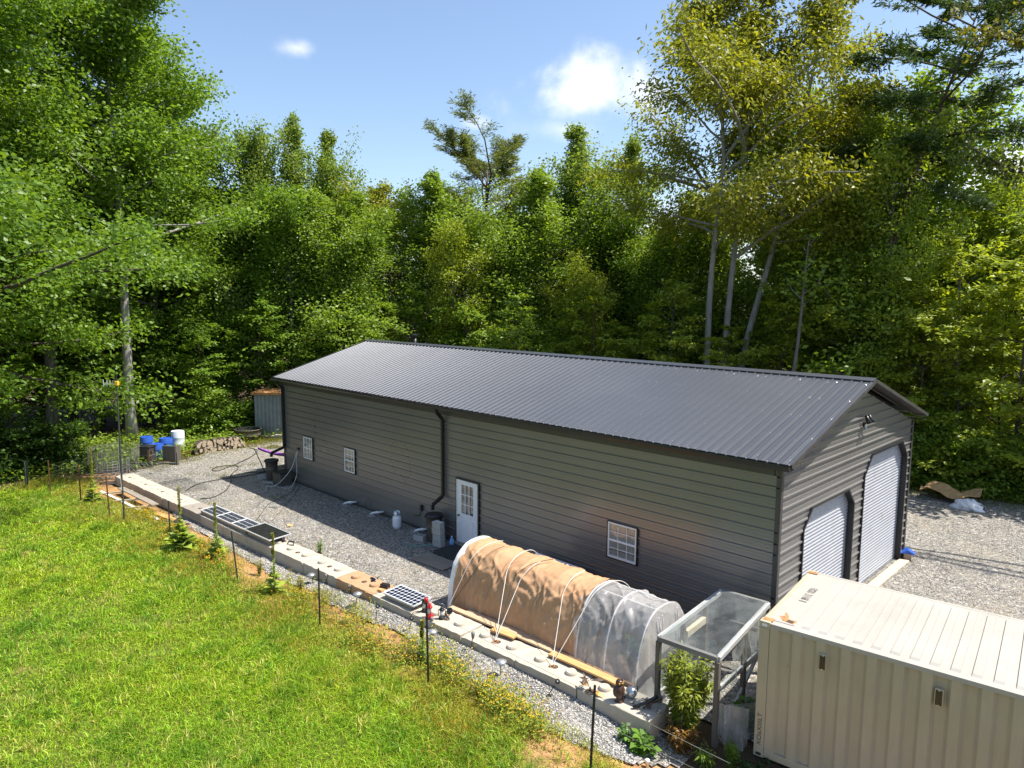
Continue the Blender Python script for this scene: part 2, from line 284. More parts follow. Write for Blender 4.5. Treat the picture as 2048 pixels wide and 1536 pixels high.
# ------------------------------------------------------------------ mesh helpers
def wloc(o):
    v = Vector((0, 0, 0))
    while o is not None: v += o.location; o = o.parent
    return v
class MB:
    def __init__(s): s.v = []; s.f = []
    def add(s, vs, fs, Mx=None):
        b = len(s.v)
        s.v += [tuple(Mx @ Vector(q)) for q in vs] if Mx is not None else [tuple(q) for q in vs]
        s.f += [tuple(i + b for i in q) for q in fs]; return s
    def box(s, c, sz, rz=0, Mx=None):
        x, y, z = [q / 2 for q in sz]; vs = [(a, b, d) for d in (-z, z) for b in (-y, y) for a in (-x, x)]
        T = Matrix.Translation(c) @ Matrix.Rotation(rz, 4, 'Z')
        if Mx is not None: T = Mx @ T
        return s.add(vs, [(0, 2, 3, 1), (4, 5, 7, 6), (0, 1, 5, 4), (2, 6, 7, 3), (0, 4, 6, 2), (1, 3, 7, 5)], T)
    def beam(s, a, b, w, h, up=(0, 0, 1)):
        a, b = Vector(a), Vector(b); d = (b - a).normalized(); u = Vector(up)
        if abs(d.dot(u)) > .99: u = Vector((0, 1, 0))
        r = d.cross(u).normalized(); u = r.cross(d)
        vs = [p + r * i * w / 2 + u * j * h / 2 for p in (a, b) for j in (-1, 1) for i in (-1, 1)]
        return s.add(vs, [(0, 2, 3, 1), (4, 5, 7, 6), (0, 1, 5, 4), (2, 6, 7, 3), (0, 4, 6, 2), (1, 3, 7, 5)])
    def tube(s, pts, r, n=8, caps=True):
        pts = [Vector(q) for q in pts]; k = len(pts); rs = r if isinstance(r, (list, tuple)) else [r] * k
        b = len(s.v); ref = None
        for i, p in enumerate(pts):
            d = (pts[min(i + 1, k - 1)] - pts[max(i - 1, 0)]).normalized()
            if ref is None: ref = d.orthogonal().normalized()
            ref = (ref - d * ref.dot(d)).normalized(); w = d.cross(ref)
            for j in range(n):
                a = 2 * math.pi * j / n; s.v.append(tuple(p + (ref * math.cos(a) + w * math.sin(a)) * rs[i]))
        for i in range(k - 1):
            for j in range(n): s.f.append((b + i * n + j, b + i * n + (j + 1) % n, b + (i + 1) * n + (j + 1) % n, b + (i + 1) * n + j))
        if caps: s.f.append(tuple(b + j for j in range(n))[::-1]); s.f.append(tuple(b + (k - 1) * n + j for j in range(n)))
        return s
    def lathe(s, prof, n=20, c=(0, 0, 0), Mx=None, caps=True):
        T = Matrix.Translation(c)
        if Mx is not None: T = T @ Mx
        vs = [(r * math.cos(2 * math.pi * j / n), r * math.sin(2 * math.pi * j / n), z) for r, z in prof for j in range(n)]
        fs = [(i * n + j, i * n + (j + 1) % n, (i + 1) * n + (j + 1) % n, (i + 1) * n + j) for i in range(len(prof) - 1) for j in range(n)]
        if caps: fs += [tuple(range(n))[::-1], tuple((len(prof) - 1) * n + j for j in range(n))]
        return s.add(vs, fs, T)
    def prism(s, poly, z0, z1, Mx=None):
        n = len(poly); vs = [(x, y, z0) for x, y in poly] + [(x, y, z1) for x, y in poly]
        fs = [tuple(range(n))[::-1], tuple(range(n, 2 * n))] + [(i, (i + 1) % n, (i + 1) % n + n, i + n) for i in range(n)]
        return s.add(vs, fs, Mx)
    def grid(s, P, closed=False):
        """P[i][j] points"""
        b = len(s.v); a, c = len(P), len(P[0])
        for row in P: s.v += [tuple(q) for q in row]
        for i in range(a - 1):
            for j in range(c - 1): s.f.append((b + i * c + j, b + i * c + j + 1, b + (i + 1) * c + j + 1, b + (i + 1) * c + j))
        return s
    def build(s, name, m, parent=None, smooth=False, bevel=0, solid=0, local=False):
        me = bpy.data.meshes.new(name); off = Vector((0, 0, 0)) if (local or parent is None) else wloc(parent)
        me.from_pydata([Vector(q) - off for q in s.v], [], s.f); me.update()
        if m: me.materials.append(M[m] if isinstance(m, str) else m)
        o = bpy.data.objects.new(name, me); COL.objects.link(o)
        if parent: o.parent = parent
        if smooth: me.polygons.foreach_set('use_smooth', [True] * len(me.polygons))
        if bevel: q = o.modifiers.new('b', 'BEVEL'); q.width = bevel; q.segments = 2; q.limit_method = 'ANGLE'; q.angle_limit = R(40)
        if solid: q = o.modifiers.new('s', 'SOLIDIFY'); q.thickness = solid; q.offset = 0
        return o
def mesh_np(name, V, F, m, attrs=None, cols=None):
    """numpy arrays of equal-sized faces to a mesh"""
    me = bpy.data.meshes.new(name); n, k = F.shape
    me.vertices.add(len(V)); me.vertices.foreach_set('co', np.ascontiguousarray(V, np.float32).ravel())
    me.loops.add(n * k); me.loops.foreach_set('vertex_index', np.ascontiguousarray(F, np.int32).ravel())
    me.polygons.add(n); me.polygons.foreach_set('loop_start', np.arange(0, n * k, k, dtype=np.int32)); me.polygons.foreach_set('loop_total', np.full(n, k, np.int32))
    me.update(calc_edges=True)
    for a, d in (attrs or {}).items(): q = me.attributes.new(a, 'FLOAT', 'POINT'); q.data.foreach_set('value', np.ascontiguousarray(d, np.float32))
    for a, d in (cols or {}).items():
        q = me.attributes.new(a, 'FLOAT_COLOR', 'POINT'); q.data.foreach_set('color', np.ascontiguousarray(np.c_[d, np.ones(len(d))], np.float32).ravel())
    if m: me.materials.append(M[m])
    return me
def link(name, me, parent=None, loc=(0, 0, 0)):
    o = bpy.data.objects.new(name, me); COL.objects.link(o); o.parent = parent; o.location = loc; return o
def tag(o, label=None, cat=None, group=None, kind=None):
    if label: o['label'] = label
    if cat: o['category'] = cat
    if group: o['group'] = group
    if kind: o['kind'] = kind
    return o
def thing(name, label, cat, loc=(0, 0, 0), rz=0, group=None):
    o = bpy.data.objects.new(name, None); COL.objects.link(o); o.location = loc; o.rotation_euler.z = rz; o.empty_display_size = .1
    return tag(o, label, cat, group)
def copy_tree(o, parent=None):
    c = o.copy(); COL.objects.link(c); c.parent = parent
    for ch in list(o.children): copy_tree(ch, c)
    return c
def sstep(a, b, x):
    t = np.clip((x - a) / (b - a), 0, 1); return t * t * (3 - 2 * t)
def ray(px, py): return CF + CR * ((px - 1024) / FPX) + CU * ((768 - py) / FPX)
def visible(P, mx=.12):
    d = P - np.array(CP); z = d @ np.array(CF); x = d @ np.array(CR) / z * FPX; y = d @ np.array(CU) / z * FPX
    return (z > .5) & (np.abs(x) < 1024 * (1 + mx)) & (np.abs(y) < 768 * (1 + mx))

# ------------------------------------------------------------------ the ground
WX1 = -.35
def yw(x): return -4.17 + .05 * (x + .35)               # camera-side edge of the block wall
def fbm(x, y, s, seed=0.):
    r = 0; a = 1
    for k in range(4):
        r = r + a * np.sin(x * s * 1.7 ** k + 1.3 * np.sin(y * s * 1.31 ** k + seed + k) + seed * 2.1) * np.cos(y * s * 1.6 ** k + 1.1 * np.sin(x * s * .83 ** k - seed) + k * 2.)
        a *= .55
    return r
def height(x, y):
    x = np.asarray(x, float); y = np.asarray(y, float); w = yw(x)
    st = np.interp(x, [-30, -20, -12, -8, -2.6, -1.2, 0, 3], [-.05, -.05, -.06, .10, .12, .02, -.2, -.2])
    lawn = .03 + .035 * fbm(x, y, .45) - .12 * sstep(-3, 2, x)
    tt = sstep(.1, 1.5, w - y); low = st * (1 - tt) + lawn * tt
    cut = np.where(x < WX1, sstep(w + .55, w + .15, y), sstep(-2.9, -4.2, y))
    h = low * cut
    far = sstep(12, 20, y) * .15 + sstep(-30, -36, x) * .1
    return h + far + .006 * fbm(x, y, 1.9, 3.)
def gravel_mask(x, y):
    x = np.asarray(x, float); y = np.asarray(y, float); w = yw(x)
    e = .35 * fbm(x, y, .9, 1.) + .15 * fbm(x, y, 3.1, 2.)
    back = np.interp(x, [-30, -24, -10, -3, 0, 8, 25], [3.5, 11, 13, 16.8, 17.6, 19, 20])
    left = np.interp(y, [-6, -3.5, -1, 2, 3, 6], [-26.5, -28.0, -29.0, -29.6, -30.0, -29])
    m = np.minimum(np.minimum(back - y, x - left), y - (w + .3)) + e * .8
    inside = np.where(x < WX1, m, np.minimum(np.minimum(back - y, 26 - x), y + 3.3 + .5 * e))
    wid = np.interp(x, [-21, -17, -12, -6, -2, -.6, .6], [.1, .45, .7, .65, 1.0, .9, .0])
    strip = np.minimum(wid - (w - y), (w + .5 - y)) + .3 * e
    strip = np.where((x < .4) & (x > -21), strip, -1)
    return np.maximum(inside, strip)
def zones(x, y):
    w = yw(x); d = (w - .75) - y
    lawn = sstep(.1, 1.2, d + .35 * fbm(x, y, .7, 5.)) * sstep(-29.5, -27.5, x + .1 * y) * sstep(30, 12, x)
    strip = sstep(-1.2, -.3, d) * (1 - sstep(.7, 1.7, d)) * sstep(-28, -25, x)
    patch = sstep(.9, 1.4, fbm(x, y, .55, 9.)) * sstep(0, 1, d) * .55
    return np.clip(lawn, 0, 1), np.clip(np.maximum(strip * .7, patch), 0, 1)
gx = np.r_[[-600, -300, -150, -90, -60], np.arange(-46, 26.01, .4), [32, 45, 80, 150, 300, 600]]
gy = np.r_[[-600, -300, -120, -60, -35], np.arange(-24, 42.01, .4), [50, 70, 120, 250, 600]]
X, Y = np.meshgrid(gx, gy, indexing='ij'); Z = height(X, Y) - .03 * (gravel_mask(X, Y) > -.3)
idx = np.arange(X.size).reshape(X.shape); Fq = np.stack([idx[:-1, :-1], idx[1:, :-1], idx[1:, 1:], idx[:-1, 1:]], -1).reshape(-1, 4)
zl, zs = zones(X.ravel(), Y.ravel())
# bare orange soil by the wood pile, the tank and the drums
soilspots = ((-29.6, .2, .8), (-30.4, 2.2, 1.1), (-30.2, -1.2, .7), (-27.3, -5.6, .9), (-24.5, -6.0, .8))
for a, b, r_ in soilspots: zs = np.maximum(zs, sstep(r_ * 1.3, r_ * .5, np.hypot(X.ravel() - a, Y.ravel() - b)))
gme = mesh_np('ground', np.c_[X.ravel(), Y.ravel(), Z.ravel()], Fq, 'ground', cols={'zone': np.c_[zl, zs, zs * 0]})
gme.polygons.foreach_set('use_smooth', [True] * len(gme.polygons))
tag(link('ground', gme), kind='structure')
cs = .16
gx = np.arange(-31.5, 27, cs); gy = np.arange(-6.8, 21, cs)
X, Y = np.meshgrid(gx, gy, indexing='ij'); keep = gravel_mask(X, Y) > 0
idx = np.arange(X.size).reshape(X.shape); kc = keep[:-1, :-1] & keep[1:, :-1] & keep[1:, 1:] & keep[:-1, 1:]
cx, cy = X[:-1, :-1] + cs / 2, Y[:-1, :-1] + cs / 2
kc &= ~((cx > -21.2) & (cx < -.4) & (cy > .4) & (cy < 8.6)) & (visible(np.c_[cx.ravel(), cy.ravel(), 0 * cx.ravel()], .25).reshape(cx.shape) | (rnd.random() > 2))
Fq = np.stack([idx[:-1, :-1], idx[1:, :-1], idx[1:, 1:], idx[:-1, 1:]], -1)[kc]
u, inv = np.unique(Fq, return_inverse=True); V = np.c_[X.ravel(), Y.ravel(), (height(X, Y) + .012 + .008 * fbm(X, Y, 2.7, 6.)).ravel()][u]
gme = mesh_np('gravel_yard', V, inv.reshape(Fq.shape), 'gravel'); gme.polygons.foreach_set('use_smooth', [True] * len(gme.polygons))
tag(link('gravel_yard', gme), kind='structure')
# loose stones lying on the yard and along the block wall
def stones(name, n, pick, s0, s1, seed):
    g = np.random.default_rng(seed); P = pick(g, n); P = P[(gravel_mask(P[:, 0], P[:, 1]) > .03)]; P = P[visible(np.c_[P, 0 * P[:, 0]], .1)]; n = len(P)
    oc = np.array([(1, 0, 0), (-1, 0, 0), (0, 1, 0), (0, -1, 0), (0, 0, 1), (0, 0, -1)], float); of = np.array([(0, 2, 4), (2, 1, 4), (1, 3, 4), (3, 0, 4), (2, 0, 5), (1, 2, 5), (3, 1, 5), (0, 3, 5)])
    s = g.uniform(s0, s1, n)[:, None, None] * g.uniform(.6, 1.25, (n, 6, 1)); a = g.uniform(0, 6.28, n); ca, sa = np.cos(a), np.sin(a)
    q = oc[None] * s * np.array([1, .8, .6]); x = q[..., 0] * ca[:, None] - q[..., 1] * sa[:, None]; y = q[..., 0] * sa[:, None] + q[..., 1] * ca[:, None]
    x += g.normal(0, .2, x.shape) * s[..., 0]; z = q[..., 2] + (height(P[:, 0], P[:, 1]) + .015)[:, None]
    V = np.stack([x + P[:, :1], y + P[:, 1:], z], -1).reshape(-1, 3); F = (of[None] + 6 * np.arange(n)[:, None, None]).reshape(-1, 3)
    return link(name, mesh_np(name, V, F, 'stone', {'vary': np.repeat(g.random(n) ** 1.2, 6)}))
tag(stones('loose_gravel', 26000, lambda g, n: np.c_[(q := -.2 - 20 * g.random(n) ** 1.5), yw(q) - g.random(n) * 1.5], .010, .032, 3), 'loose crushed grey stones in the strip beside the block wall', 'gravel', kind='stuff')
tag(stones('yard_stones', 26000, lambda g, n: np.c_[-1 - 26 * g.random(n) ** 1.2, -4 + 4.2 * g.random(n)], .010, .026, 4), 'loose crushed grey stones strewn over the yard beside the building', 'gravel', kind='stuff')
tag(stones('yard_stones', 16000, lambda g, n: np.c_[.3 + 7 * g.random(n), -1 + 19 * g.random(n)], .010, .028, 5), 'loose crushed grey stones strewn over the yard before the roll-up doors', 'gravel', kind='stuff')

# ------------------------------------------------------------------ the metal building
L, Wd, Hw, RISE = 21.6, 8.97, 4.22, 1.30
SL = RISE / (Wd / 2)
bld = thing('metal_building', 'long dark grey metal building with ribbed walls and low pitched ribbed roof', 'building', (-L / 2, Wd / 2, 0))
PITCH = .2413
def prof(z0):
    """(z, outward offset) of one rib module starting at z0: flat pan, two faint ribs, one high rib"""
    p = PITCH
    return [(z0, 0), (z0 + .055, 0), (z0 + .062, .003), (z0 + .075, .003), (z0 + .082, 0), (z0 + .125, 0), (z0 + .132, .003), (z0 + .145, .003), (z0 + .152, 0), (z0 + .172, 0), (z0 + .184, .034), (z0 + .212, .034), (z0 + .228, 0)]
def levels(za, zb):
    out = []; k = 0
    while PITCH * k < zb - 1e-6:
        for z, d in prof(PITCH * k):
            if za - 1e-6 <= z <= zb + 1e-6: out.append((z, d))
        k += 1
    return out
ZB = -.05
def clip_levels(lv, za, zb):
    q = [(z, d) for z, d in lv if za <= z < zb]
    nxt = [(z, d) for z, d in lv if z >= zb]; pre = [(z, d) for z, d in lv if z < za]
    if pre: q = [(za, q[0][1] if q else 0)] + q if q and q[0][0] > za + 1e-4 else q
    return q + [(zb, (nxt[0][1] if nxt else 0))]
PAN = 3 * PITCH
full = levels(0, 6.2)
def side_panels(y, sgn):
    k = 0
    while k * PAN < Hw:
        za, zb = k * PAN, min(Hw, (k + 1) * PAN)
        q = clip_levels(full, za, zb); mb = MB()
        mb.grid([[(-L, y - sgn * (d + .002 * (k % 2)), z) for z, d in q], [(0, y - sgn * (d + .002 * (k % 2)), z) for z, d in q]])
        mb.build('siding_panel', 'siding', bld); k += 1
side_panels(0, 1); side_panels(Wd, -1)
# gable walls with the two chamfered door openings
DOORS = [(1.25, 4.36, 3.06, .44), (5.02, 8.56, 3.70, .50)]
def spans(z, front):
    a = max(0, (z - Hw) / SL); b = min(Wd, Wd - (z - Hw) / SL); out = [[a, b]]
    if front:
        for y0, y1, zt, ch in DOORS:
            if z < zt:
                i = max(0, z - (zt - ch)); c0, c1 = y0 + i, y1 - i
                l = out.pop(); out += [[l[0], c0], [c1, l[1]]]
    return out
for xg, front in ((0, True), (-L, False)):
    sg = 1 if front else -1; crit = sorted({Hw} | ({d[2] for d in DOORS} | {d[2] - d[3] for d in DOORS} if front else set()))
    k = 0; ztop = Hw + RISE - .02
    while k * PAN < ztop:
        za, zb = k * PAN, min(ztop, (k + 1) * PAN); q = clip_levels(full, za, zb); mb = MB()
        for c in crit:
            if za < c < zb:
                for i in range(len(q) - 1):
                    if q[i][0] < c - 1e-5 and q[i + 1][0] > c + 1e-5:
                        f = (c - q[i][0]) / (q[i + 1][0] - q[i][0]); q.insert(i + 1, (c, q[i][1] + f * (q[i + 1][1] - q[i][1]))); break
        pieces = []
        for (z1, d1), (z2, d2) in zip(q, q[1:]):
            if z2 - z1 < 1e-5: continue
            for s1, s2 in zip(spans(z1 + 1e-5, front), spans(z2 - 1e-5, front)):
                o_ = .002 * (k % 2)
                hit = [p_ for p_ in pieces if any(abs(t_ - z1) < 1e-4 and s1[0] < v and s1[1] > u_ for t_, u_, v in p_[1])]
                if hit:
                    pc = hit[0]
                    for h_ in hit[1:]: pc[0] += h_[0]; pc[1] += h_[1]; pieces.remove(h_)
                else: pc = [[], []]; pieces.append(pc)
                pc[0].append([(xg + sg * (d1 + o_), s1[0], z1), (xg + sg * (d1 + o_), s1[1], z1), (xg + sg * (d2 + o_), s2[1], z2), (xg + sg * (d2 + o_), s2[0], z2)]); pc[1].append((z2, s2[0], s2[1]))
        for pc in pieces:
            mb = MB()
            for f_ in pc[0]: mb.add(f_, [(0, 1, 2, 3)])
            mb.build('siding_panel', 'siding', bld)
        k += 1
# corner trims, base trim, eave trim
for (x, y, sx, sy) in ((0, 0, 1, -1), (0, Wd, 1, 1), (-L, 0, -1, -1), (-L, Wd, -1, 1)):
    mb = MB(); mb.box((x + sx * -.045 + sx * .028, y + sy * .028 - sy * .002, Hw / 2), (.12, .02, Hw)); mb.box((x + sx * .03, y - sy * .045 + sy * .028, Hw / 2), (.02, .12, Hw)); mb.build('corner_trim', 'dark_trim', bld, bevel=.004)
MB().box((-L / 2, -.03, .03), (L - .2, .05, .1)).build('base_trim', 'dark_trim', bld)
MB().box((-L / 2, -.035, Hw - .07), (L - .25, .03, .13)).build('eave_trim', 'dark_trim', bld)
# concrete slab under the building
MB().box((-L / 2, Wd / 2, -.06), (L - .05, Wd - .05, .1)).build('floor_slab', 'concrete_slab', bld)
# roof panels: 24 to a slope, four ribs each
OV, EY = .32, -.29
roofL = L + 2 * OV; NP = 24; pw = roofL / NP
def rprof(pw):
    out = []; p = pw / 4
    for k in range(4):
        b = k * p
        out += [(b, 0), (b + .05, 0), (b + .056, .003), (b + .068, .003), (b + .074, 0), (b + .10, 0), (b + .106, .003), (b + .118, .003), (b + .124, 0), (b + p - .064, 0), (b + p - .048, .026), (b + p - .022, .026), (b + p - .006, 0)]
    return out + [(pw, 0)]
rp = rprof(pw); ez = Hw + .19; rz_ = ez + SL * (Wd / 2 - EY) 
def slope_mesh(sgn):
    mb = MB(); nrm = Vector((0, -SL * sgn, 1)).normalized(); e = Vector((0, -(Wd / 2 - EY) * sgn, ez - rz_))
    st = [0, .5, 1.0]
    top = [[Vector((x, 0, 0)) + e * s + nrm * d for x, d in rp] for s in st]; bot = [[p - nrm * .012 for p in r] for r in top]
    mb.grid(top); mb.grid(bot)
    n = len(rp)
    for a, b in ((top, bot),): mb.grid([a[-1], b[-1]])
    return mb
for sgn in (1, -1):
    src = slope_mesh(sgn).build('roof_panel', 'roofing', bld, local=True)
    for k in range(NP):
        o = src if k == 0 else src.copy()
        if k: COL.objects.link(o); o.parent = bld
        o.location = Vector((-L - OV + k * pw, Wd / 2, rz_)) - bld.location
mb = MB()
for sgn in (1, -1):
    nrm = Vector((0, -SL * sgn, 1)).normalized(); a = Vector((0, Wd / 2, rz_ + .045)); d = Vector((0, -.2 * sgn, -.2 * SL))
    mb.grid([[Vector((-L - OV - .01, 0, 0)) + a, Vector((-L - OV - .01, 0, 0)) + a + d, Vector((-L - OV - .01, 0, 0)) + a + d - nrm * .03], [Vector((OV + .01, 0, 0)) + a, Vector((OV + .01, 0, 0)) + a + d, Vector((OV + .01, 0, 0)) + a + d - nrm * .03]])
mb.build('ridge_cap', 'roofing', bld)
# rakes (edge trim with soffit under the overhang)
for xg, sg in ((0, 1), (-L, -1)):
    for sgn in (1, -1):
        mb = MB(); ys = Wd / 2; a = Vector((0, ys, rz_ + .02)); b = Vector((0, ys - (ys - EY) * sgn, ez + .02))
        mb.beam(a + Vector((xg + sg * (OV + .012), 0, -.05)), b + Vector((xg + sg * (OV + .012), 0, -.05)), .02, .085); mb.build('rake_trim', 'dark_trim', bld)
        MB().beam(a + Vector((xg + sg * (OV / 2), 0, -.085)), b + Vector((xg + sg * (OV / 2), 0, -.085)), OV - .01, .02).build('soffit', 'dark_trim', bld)
for y, sgn in ((EY, 1), (Wd - EY, -1)):
    MB().box((-L / 2, (y + (0 if sgn == 1 else Wd)) / 2, Hw + .045), (L + 2 * OV - .05, .27, .02)).build('eave_soffit', 'dark_trim', bld)
# gutter along the near eave
mb = MB(); g0, g1 = -L - OV, OV
sec = [(EY + .005, ez - .02), (EY + .005, ez - .13), (EY - .07, ez - .13), (EY - .105, ez - .06), (EY - .105, ez - .015), (EY - .095, ez - .015), (EY - .095, ez - .055), (EY - .065, ez - .118), (EY - .005, ez - .118), (EY - .005, ez - .02)]
mb.grid([[(g0, y, z) for y, z in sec], [(g1, y, z) for y, z in sec]]); n = len(sec)
mb.add([(g1, y, z) for y, z in sec[:5]], [(0, 1, 2, 3, 4)]); mb.add([(g0, y, z) for y, z in sec[:5]], [(0, 1, 2, 3, 4)]); mb.build('gutter', 'black_trim', bld)
mb = MB()
for k in range(4 * NP):
    x = -L - OV + (k + .85) * pw / 4; mb.box((x, EY - .012, ez + .006), (.03, .03, .03))
mb.build('rib_closure', 'screw', bld)['kind'] = 'stuff'
# screws
mb = MB(); oc = [(1, 0, 0), (-1, 0, 0), (0, 1, 0), (0, -1, 0), (0, 0, .7)]; of = [(0, 2, 4), (2, 1, 4), (1, 3, 4), (3, 0, 4)]
for k in range(0, 4 * NP, 1):
    for s in (.08, .3, .52, .74, .96):
        if (k % 4) in (0, 3):
            x = -L - OV + (k + .55) * pw / 4; y = Wd / 2 + (EY - Wd / 2) * s; z = rz_ + (ez - rz_) * s
            mb.add([(x + a * .010, y + b * .010, z + c * .010 + .004) for a, b, c in oc], of)
for k in range(1, 17):
    for x in np.arange(-L + .6, 0, 1.52):
        z = PITCH * k - .03
        if k % 2 == 0 and z < Hw: mb.add([(x + a * .010, -.022 - c * .012, z + b * .010) for a, b, c in oc], of)
    for y in np.arange(.5, Wd, 1.3):
        z = PITCH * k - .03 + (1.2 if k > 8 else 0)
        if k % 2 and not any(d[0] - .1 < y < d[1] + .1 and z < d[2] + .1 for d in DOORS) and z < Hw + .6: mb.add([(.022 + c * .012, y + a * .010, z + b * .010) for a, b, c in oc], of)
mb.build('screw_heads', 'screw', bld)['kind'] = 'stuff'
# downspouts
def downspout(x, zt, zb, yout, elb):
    mb = MB(); pts = [(x, EY - .05, zt), (x, EY - .05, zt - .10), (x, -.09, zt - .36), (x, -.09, zb + .42), (x + elb, yout, zb + .16), (x + elb, yout, zb)]
    for a, b in zip(pts, pts[1:]): mb.beam(a, b, .105, .08, (1, 0, 0))
    mb.build('downspout', 'black_trim', bld, bevel=.01)
downspout(-10.95, ez - .12, 1.02, -.42, -.12); downspout(-L + .08, ez - .12, 1.0, -.5, -.35)
# windows and entry door
def window(x0, zt, w, h, rows, dark):
    zb = zt - h; wn_ = MB(); t_ = .05
    f = MB()
    for (c, s) in (((x0 + w / 2, -.03, zt - .014), (w, .07, .028)), ((x0 + w / 2, -.035, zb + .014), (w + .04, .08, .028)), ((x0 + .014, -.03, zt - h / 2), (.028, .07, h - .06)), ((x0 + w - .014, -.03, zt - h / 2), (.028, .07, h - .06))): f.box(c, s)
    tr = f.build('window', 'black_trim', bld)
    f = MB(); a, b, c, d = x0 + .03, x0 + w - .03, zb + .03, zt - .03; mid = (c + d) / 2
    for q in (((a + b) / 2, d - .02, b - a, .04), ((a + b) / 2, c + .025, b - a, .05), (a + .02, mid, .04, d - c - .09), (b - .02, mid, .04, d - c - .09), ((a + b) / 2, mid, b - a - .08, .045)): f.box((q[0], -.036, q[1]), (q[2], .06, q[3]))
    fr = f.build('frame', 'white_vinyl', tr, bevel=.003)
    for (z0, z1, yy) in ((mid + .0225, d - .04, -.040), (c + .05, mid - .0225, -.034)):
        for i in (1, 2): MB().box((a + .04 + (b - a - .08) * i / 3, yy, (z0 + z1) / 2), (.016, .012, z1 - z0)).build('muntin', 'white_vinyl', tr)
        MB().box(((a + b) / 2, yy - .001, (z0 + z1) / 2), (b - a - .08, .012, .016)).build('muntin', 'white_vinyl', tr)
        MB().add([(a + .04, yy + .004, z0), (b - .04, yy + .004, z0), (b - .04, yy + .004, z1), (a + .04, yy + .004, z1)], [(0, 1, 2, 3)]).build('pane', 'clear_pane', tr)
    n = 40; P = []
    for z in (c, d): P.append([(a + (b - a) * i / n, -.024 + .004 * math.sin(i * 1.9) + .002 * math.sin(i * 5.3), z) for i in range(n + 1)])
    if not dark: MB().grid(P).build('curtain', 'curtain', tr, smooth=True)
    else:
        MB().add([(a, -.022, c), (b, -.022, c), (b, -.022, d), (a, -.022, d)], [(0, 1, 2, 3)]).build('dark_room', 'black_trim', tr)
        P2 = [[(a + (b - a) * i / n, -.0235 + .002 * math.sin(i * 1.9), z) for i in range(n + 1)] for z in (mid + .1, d)]
        MB().grid(P2).build('blind', 'curtain', tr, smooth=True)
window(-19.95, 2.14, .76, .96, 2, True); window(-16.86, 2.14, .76, .96, 2, True); window(-4.42, 2.14, .93, .98, 2, False)
dx0, dx1, dzt, dzb = -10.30, -9.32, 2.12, .05
f = MB()
for c, s in (((dx0 - .02, -.03, 1.07), (.05, .07, 2.16)), ((dx1 + .02, -.03, 1.07), (.05, .07, 2.16)), (((dx0 + dx1) / 2, -.03, dzt + .025), (dx1 - dx0 + .1, .072, .05))): f.box(c, s)
dr = f.build('entry_door', 'black_trim', bld); dr['label'] = 'white entry door with nine panes beside the rain barrel'
f = MB()
for c, s in (((dx0 + .03, -.035, 1.07), (.05, .09, 2.06)), ((dx1 - .025, -.035, 1.07), (.04, .09, 2.06)), (((dx0 + dx1) / 2, -.035, dzt - .02), (dx1 - dx0 - .02, .092, .04))): f.box(c, s)
f.build('jamb', 'white_vinyl', dr, bevel=.004)
sx0, sx1 = dx0 + .06, dx1 - .05; sw = sx1 - sx0
f = MB(); yy = -.035; l0, l1, lz0, lz1 = sx0 + .16, sx1 - .16, 1.06, 1.98
for q in ((sx0, l0, dzb, dzt - .045), (l1, sx1, dzb, dzt - .045), (l0, l1, dzb, lz0), (l0, l1, lz1, dzt - .045)): f.box(((q[0] + q[1]) / 2, yy, (q[2] + q[3]) / 2), (q[1] - q[0], .05, q[3] - q[2]))
f.build('door_slab', 'white_door', dr)
for i in range(2):
    xa = sx0 + .14 + i * (sw - .28 + .04) / 2; wq = (sw - .28 - .04) / 2
    for (c, s) in (((xa + wq / 2, -.064, .2), (wq, .012, .03)), ((xa + wq / 2, -.064, .86), (wq, .012, .03)), ((xa + .015, -.064, .53), (.03, .012, .63)), ((xa + wq - .015, -.064, .53), (.03, .012, .63)), ): MB().box(c, s).build('panel_moulding', 'white_door', dr, bevel=.004)
    MB().box((xa + wq / 2, -.063, .53), (wq - .12, .012, .56)).build('raised_panel', 'white_door', dr, bevel=.006)
MB().add([(l0, yy - .005, lz0), (l1, yy - .005, lz0), (l1, yy - .005, lz1), (l0, yy - .005, lz1)], [(0, 1, 2, 3)]).build('pane', 'clear_pane', dr)
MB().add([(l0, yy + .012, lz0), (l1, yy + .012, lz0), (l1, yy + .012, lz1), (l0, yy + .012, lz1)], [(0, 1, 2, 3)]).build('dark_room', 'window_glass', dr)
for i in (1, 2):
    MB().box((l0 + (l1 - l0) * i / 3, yy - .02, (lz0 + lz1) / 2), (.022, .03, lz1 - lz0)).build('muntin', 'white_vinyl', dr)
    MB().box(((l0 + l1) / 2, yy - .021, lz0 + (lz1 - lz0) * i / 3), (l1 - l0, .03, .022)).build('muntin', 'white_vinyl', dr)
MB().lathe([(.0, 0), (.028, .004), (.014, .018), (.014, .035), (.03, .045), (.03, .065), (.0, .072)], 14, (sx0 + .06, -.06, .98), Matrix.Rotation(R(90), 4, 'X')).build('door_knob', 'lamp_black', dr, smooth=True)
